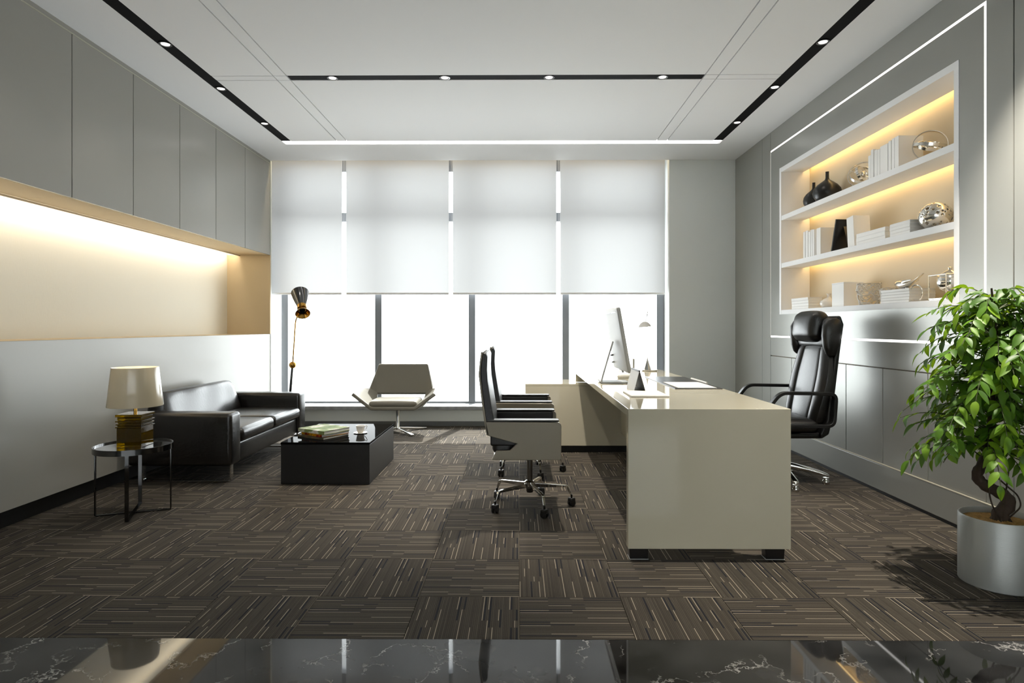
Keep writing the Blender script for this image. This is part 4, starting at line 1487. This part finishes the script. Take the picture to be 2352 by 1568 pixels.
def flat_stack(labels, x0, x1, y0, y1, z, n, th, grp, jit=0.004):
    for k in range(n):
        dy = rnd.uniform(-jit, jit); dxx = rnd.uniform(0, jit)
        cx, cy = (x0 + x1) / 2 + dxx, (y0 + y1) / 2 + dy
        t = thing('flat_book', labels[k], 'book', (cx, cy, z + k * (th + .0006)), 0, grp)
        hx_, hy_ = (x1 - x0) / 2, (y1 - y0) / 2
        bm = bmesh.new()
        box(bm, -hx_, hx_, -hy_, hy_, 0, .0022); box(bm, -hx_, hx_, -hy_, hy_, th - .0022, th); box(bm, -hx_, -hx_ + .003, -hy_, hy_, .0023, th - .0023)
        obj('cover', bm, M['book_white'], t, bevel=0.0005, seg=1)
        bx('pages', M['paper'], t, -hx_ + .0034, hx_ - .003, -hy_ + .003, hy_ - .003, .0025, th - .0025, bevel=0)
def ordl(what, n):
    if n == 2: return ['lower ' + what, 'upper ' + what]
    if n == 3: return ['bottom ' + what, 'middle ' + what, 'top ' + what]
    return (['bottom ' + what] + ['second from bottom ' + what, 'third from bottom ' + what, 'fourth from bottom ' + what, 'fifth from bottom ' + what][:n - 2] + ['top ' + what])
flat_stack(ordl('white book of the long low stack on the middle shelf', 3), 2.612, 2.755, 4.425, 4.800, Z2, 3, .0305, 'long low stack on the middle shelf')
flat_stack(ordl('white book of the small stack beside the pierced silver orb', 4), 2.600, 2.770, 4.130, 4.352, Z2, 4, .0225, 'small stack beside the silver orb')
flat_stack(ordl('white book in the window-end stack on the bottom shelf', 4), 2.612, 2.745, 5.595, 5.935, Z3, 4, .0255, 'window-end stack on the bottom shelf')
flat_stack(ordl('white book of the stack under the silver bird', 5), 2.612, 2.790, 4.155, 4.478, Z3, 5, .0186, 'stack under the silver bird')
t = thing('box_file', 'tall white box file on the bottom shelf by the lattice vase', 'box file', (2.612, 5.078, Z3))
bx('carton', M['book_white'], t, 0, .155, -.094, .094, 0, .186, bevel=0.002)
bx('lid_edge', M['white'], t, -.001, .156, -.0945, .0945, .1862, .196, bevel=0.001)

vase('bud_vase', 'small white bud vase with flared lip on the bottom shelf', 2.700, 5.400, Z3, [(0, 0), (.035, 0), (.060, .012), (.072, .035), (.066, .058), (.040, .078), (.014, .092), (.010, .108), (.020, .122), (.022, .124), (.012, .122), (.006, .10), (0, .095)], M['porcelain'])

# pierced silver orb: sphere with real holes
t = thing('pierced_orb', 'silver pierced orb at the right end of the middle shelf', 'ornament', (2.700, 4.020, Z2))
bm = bmesh.new()
bmesh.ops.create_icosphere(bm, subdivisions=5, radius=1.0)
cent = []
r2 = random.Random(3)
for k in range(170):
    d = Vector((r2.gauss(0, 1), r2.gauss(0, 1), r2.gauss(0, 1))).normalized()
    rr = r2.choice((.055, .06, .07, .085, .12))
    if all((d - c).length > rr + q + .04 for c, q in cent):
        cent.append((d, rr))
kill = [f for f in bm.faces if any((f.calc_center_median().normalized() - c).length < q for c, q in cent)]
bmesh.ops.delete(bm, geom=kill, context='FACES')
for v in bm.verts:
    k = 1 - 0.10 * max(0, v.co.z) ** 3
    v.co = Vector((v.co.x * .096 * k, v.co.y * .096 * k, v.co.z * .090 + .0925))
obj('shell', bm, M['silver'], t, smooth=60, solid=0.003)

def lattice(label, cx, cy, r0, r1, hgt, n, m, seed, grp):
    r3 = random.Random(seed)
    t = thing('lattice_vase', label, 'vase', (cx, cy, Z3 + .002), 0, grp)
    bm = bmesh.new()
    ringv = []
    for j in range(m + 1):
        f = j / m
        rr = r0 + (r1 - r0) * f + .010 * math.sin(f * PI)
        ringv.append([bm.verts.new((rr * math.cos(2 * PI * (i + .5 * (j % 2) + r3.uniform(-.2, .2)) / n), rr * math.sin(2 * PI * (i + .5 * (j % 2) + r3.uniform(-.2, .2)) / n),
                                    max(0.001, f * hgt + (r3.uniform(-.25, .25) * hgt / m if 0 < j else 0)))) for i in range(n)])
    for j in range(m):
        for i in range(n):
            a, b = ringv[j], ringv[j + 1]
            k = (i + 1) % n
            if j % 2 == 0:
                bm.faces.new((a[i], a[k], b[i])); bm.faces.new((a[k], b[k], b[i]))
            else:
                bm.faces.new((a[i], b[k], b[i])); bm.faces.new((a[i], a[k], b[k]))
    bmesh.ops.dissolve_edges(bm, edges=[e for e in bm.edges if len(e.link_faces) == 2 and r3.random() < .30], use_verts=False)
    o = obj('lattice', bm, M['porcelain'], t, smooth=60)
    w = o.modifiers.new('wire', 'WIREFRAME'); w.thickness = .011; w.use_replace = True; w.use_even_offset = False
    return t
gl = 'white lattice vases on the bottom shelf'
lattice('taller white lattice vase beside the tall box file', 2.680, 4.745, .062, .078, .165, 14, 9, 5, gl)
lattice('shorter white lattice vase mostly hidden behind the taller one', 2.735, 4.575, .044, .054, .118, 12, 7, 9, gl)

# bird figurine lying on the stack of books
t = thing('bird_figurine', 'silver bird figurine on the stack of white books', 'figurine', (2.690, 4.290, Z3 + 5 * .0192 + .0002))
bm = bmesh.new()
secs = []
for (y, z, a, b) in ((.150, .046, .003, .003), (.135, .045, .010, .011), (.118, .042, .020, .021), (.095, .038, .026, .027), (.060, .034, .032, .030), (.020, .032, .034, .029), (-.020, .036, .026, .022), (-.055, .046, .014, .012), (-.080, .054, .011, .007), (-.120, .072, .010, .004), (-.165, .094, .006, .003)):
    secs.append(((0, y, z), (1, 0, 0), (0, 0, 1), a, b))
loft(bm, secs, 18, 2.0)
obj('body', bm, M['silver'], t, smooth=80)
bm = bmesh.new()
for s in (-1, 1):
    secs = [((s * .020, .06, .048), (1, 0, .3), (0, 0, 1), .004, .006), ((s * .034, .00, .050), (1, 0, .3), (0, 0, 1), .006, .013), ((s * .024, -.075, .056), (1, 0, .3), (0, 0, 1), .004, .006)]
    loft(bm, secs, 10, 2.0)
obj('wing', bm, M['silver'], t, smooth=80)
bm = bmesh.new(); lathe(bm, [(0, 0), (.018, 0), (.015, .010), (0, .010)], 16); obj('base', bm, M['silver'], t)
# loop ornament and lidded silver urn half hidden by the tree
t = thing('loop_ornament', 'thin silver open loop lying against the stack behind the tree leaves', 'ornament', (2.632, 4.110, Z3))
bm = bmesh.new()
tube(bm, [(0, .065 * math.cos(a), .058 + .054 * math.sin(a)) for a in [math.radians(-55 + 290 * i / 30) for i in range(31)]], .0045, 8)
obj('hoop', bm, M['silver'], t)
t = thing('silver_urn', 'silver urn in a square stand half hidden by the tree leaves', 'urn', (2.690, 3.870, Z3))
bm = bmesh.new()
lathe(bm, [(0, .052), (.02, .052), (.055, .070), (.072, .105), (.070, .135), (.052, .165), (.020, .186), (.008, .192), (.012, .204), (0, .212)], 32)
obj('bowl', bm, M['silver'], t, smooth=60)
bm = bmesh.new(); lathe(bm, [(0, .0062), (.030, .0062), (.024, .012), (.009, .020), (.009, .044), (.020, .0518), (0, .0518)], 24)
obj('stem', bm, M['silver'], t)
bm = bmesh.new()
for s in (-1, 1):
    tube(bm, [(s * .08, -.08, .0065), (s * .08, -.08, .158)], .004, 6); tube(bm, [(s * .08, .08, .0065), (s * .08, .08, .158)], .004, 6)
for z in (.0105, .158):
    tube(bm, [(-.08, -.08, z), (.08, -.08, z), (.08, .08, z), (-.08, .08, z)], .004, 6, closed=True)
obj('stand', bm, M['silver'], t, smooth=30)
bx('foot_plate', M['silver'], t, -.078, .078, -.078, .078, 0.0, .006, bevel=0.001)

# ---- potted tree
PX_, PY_ = 2.215, 2.870
t = thing('potted_tree', 'bushy green tree with twisted trunk in a round brushed steel planter', 'potted tree', (PX_, PY_, 0))
bm = bmesh.new()
lathe(bm, [(0, 0.0), (.150, 0.0), (.1535, .004), (.1535, .306), (.151, .310), (.1465, .310), (.145, .305), (.145, .268), (0, .268)], 64)
obj('planter', bm, M['pot'], t, smooth=35)
bm = bmesh.new()
nr = 9
rr_ = random.Random(11)
prof = [(0, .292)] + [(.1445 * i / nr, .292 - .010 * (i / nr) ** 2) for i in range(1, nr + 1)]
lathe(bm, prof, 48)
for v in bm.verts:
    if v.co.x ** 2 + v.co.y ** 2 < .138 ** 2:
        v.co.z += rr_.uniform(-.003, .004)
obj('bark_mulch', bm, M['soil'], t, smooth=60)
def lx(px, py, dy=0.0):
    """Point on the trunk from measured offsets (metres from the planter centre)."""
    return Vector((px, dy, py))
trunk = [lx(.010, .275), lx(.014, .32), lx(.040, .365, -.01), (.025, .0, .405), (-.045, .02, .445), (-.085, .015, .49), (-.072, 0, .55), (-.045, -.01, .64), (-.03, 0, .76), (-.02, .01, .90), (-.005, 0, 1.05), (-.015, 0, 1.20), (-.03, 0, 1.36)]
trunk = [Vector(p) for p in trunk]
sm = []
for i in range(len(trunk) - 1):
    p0, p1, p2, p3 = trunk[max(i - 1, 0)], trunk[i], trunk[i + 1], trunk[min(i + 2, len(trunk) - 1)]
    for k in range(4):
        s = k / 4
        sm.append(0.5 * ((2 * p1) + (p2 - p0) * s + (2 * p0 - 5 * p1 + 4 * p2 - p3) * s * s + (3 * p1 - p0 - 3 * p2 + p3) * s ** 3))
sm.append(trunk[-1])
nn = len(sm)
rad = []
for i in range(nn):
    f = i / (nn - 1)
    r_ = .030 * (1 - f) ** 0.8 + .004 + .006 * max(0, 1 - f * 9)
    rad.append(r_ * (1 + .10 * math.sin(i * 2.1)))
bm = bmesh.new(); tube(bm, sm, rad, 12)
for k in range(5):
    a = 2 * PI * k / 5 + .3
    tube(bm, [(.012 + .016 * math.cos(a), .016 * math.sin(a), .32), (.012 + .042 * math.cos(a), .042 * math.sin(a), .283), (.012 + .060 * math.cos(a), .060 * math.sin(a), .276)], [.010, .007, .003], 7)
obj('trunk', bm, M['bark'], t, smooth=70)
vines = [[(.03, -.02, .30), (.085, -.03, .36), (.075, -.02, .41), (.02, -.03, .45), (-.03, -.02, .50)],
         [(.0, -.02, .29), (-.055, -.04, .36), (-.065, -.03, .42), (-.05, -.02, .47)],
         [(.0, -.03, .30), (.005, -.035, .40), (.02, -.03, .48), (.04, -.02, .58)]]
for vpts in vines:
    bm = bmesh.new(); tube(bm, fillet(vpts, .04, 5), .0035, 7); obj('stem', bm, M['bark'], t, smooth=70)

def leaf_mesh(curl, wide, name):
    bm = bmesh.new()
    n = 6
    L_ = 1.0
    Lf, C, R = [], [], []
    for i in range(n + 1):
        f = i / n
        w = wide * math.sin(PI * f ** 0.85) ** 0.9 * (1 - .25 * f) if 0 < i < n else 0.0
        y = f; z = -curl * f * f + .05 * f
        C.append(bm.verts.new((0, y, z)))
        if w > 0:
            Lf.append(bm.verts.new((-w, y, z + w * .32))); R.append(bm.verts.new((w, y, z + w * .32)))
    for i in range(n):
        for S_, flip in ((Lf, False), (R, True)):
            if i == 0: f = (C[0], S_[0], C[1])
            elif i == n - 1: f = (C[i], S_[i - 1], C[i + 1])
            else: f = (C[i], S_[i - 1], S_[i], C[i + 1])
            bm.faces.new(f if flip else f[::-1])
    me = bpy.data.meshes.new(name)
    bm.to_mesh(me); bm.free(); me.materials.append(M['leaf'])
    for p in me.polygons: p.use_smooth = True
    return me
LM = [leaf_mesh(.18, .215, 'leaf'), leaf_mesh(.36, .235, 'leaf'), leaf_mesh(.08, .20, 'leaf')]
rp = random.Random(21)
tw = bmesh.new()
leaves = []
def env(z):
    """Crown radius at height z."""
    f = max(0.0, min(1.0, (z - .46) / (1.45 - .46)))
    return .145 + .215 * math.sin(PI * min(1, f * .90 + .13)) ** .6
NT = 150
for k in range(NT):
    f = (k + .5) / NT
    zt = .64 + (1.37 - .64) * f
    a = k * 2.39996 + rp.uniform(-.3, .3)
    # start on trunk
    ti = min(range(nn), key=lambda i: abs(sm[i].z - (zt - .08)) if i > nn * .4 else 9)
    s0 = sm[ti]
    reach = env(zt) * (rp.uniform(.45, 1.0) if k % 3 else 1.0)
    d = Vector((math.cos(a), math.sin(a), 0))
    top_ = s0 + d * reach * .55 + Vector((0, 0, .07 + .03 * rp.random()))
    end = s0 + d * reach + Vector((0, 0, rp.uniform(-.11, .05)))
    pts = []
    for i in range(9):
        s = i / 8
        pts.append(s0 * (1 - s) ** 2 + (top_ + Vector((0, 0, .05))) * 2 * s * (1 - s) + end * s * s)
    mxw = (XR - .02) - PX_
    if max(p.x for p in pts) > mxw - .03:
        sc_ = (mxw - .03 - s0.x) / (max(p.x for p in pts) - s0.x)
        for p in pts: p.x = s0.x + (p.x - s0.x) * sc_
    tube(tw, pts, [.0032 - .0002 * i for i in range(9)], 5, cap=False)
    for i in range(2, 9):
        tan = (pts[min(i + 1, 8)] - pts[i - 1]).normalized()
        for sgn in ((-1, 1) if i < 8 else (0,)):
            if rp.random() < .10: continue
            sd = tan.cross(Vector((0, 0, 1)))
            if sd.length < .1: sd = Vector((1, 0, 0))
            sd.normalize()
            dirv = (tan * rp.uniform(.35, .9) + sd * sgn * rp.uniform(.5, 1.0) + Vector((0, 0, rp.uniform(-.75, .05)))).normalized()
            up = (Vector((0, 0, 1)) + Vector((rp.uniform(-.4, .4), rp.uniform(-.4, .4), 0)) + d * .5)
            x_ = dirv.cross(up).normalized(); z_ = x_.cross(dirv).normalized()
            ln = rp.uniform(.058, .086)
            p = pts[i]
            tip = p + dirv * ln
            if max(tip.x, p.x) > mxw: continue
            mt = Matrix.Translation(p) @ Matrix((x_, dirv, z_)).transposed().to_4x4() @ Matrix.Scale(ln, 4)
            leaves.append((mt, rp.randrange(3), (p + Vector((PX_, PY_, 0)) - Vector((0, 0, 1.18))).length))
o = obj('twigs', tw, M['twig'], t, smooth=70); o['kind'] = 'stuff'
# a low spray on the left side
leaves.sort(key=lambda q: q[2])
for mt, k, dd in leaves[:300]:
    o = bpy.data.objects.new('leaf', LM[k])
    COL.objects.link(o); o.parent = t; o.matrix_local = mt
rest = leaves[300:]
vs_, fs_ = [], []
for mt, k, dd in rest:
    b0 = len(vs_)
    vs_ += [tuple(mt @ v.co) for v in LM[k].vertices]
    fs_ += [[i + b0 for i in p.vertices] for p in LM[k].polygons]
me = bpy.data.meshes.new('leaves'); me.from_pydata(vs_, [], fs_); me.materials.append(M['leaf'])
for p in me.polygons: p.use_smooth = True
o = bpy.data.objects.new('leaves', me); COL.objects.link(o); o.parent = t; o['kind'] = 'stuff'
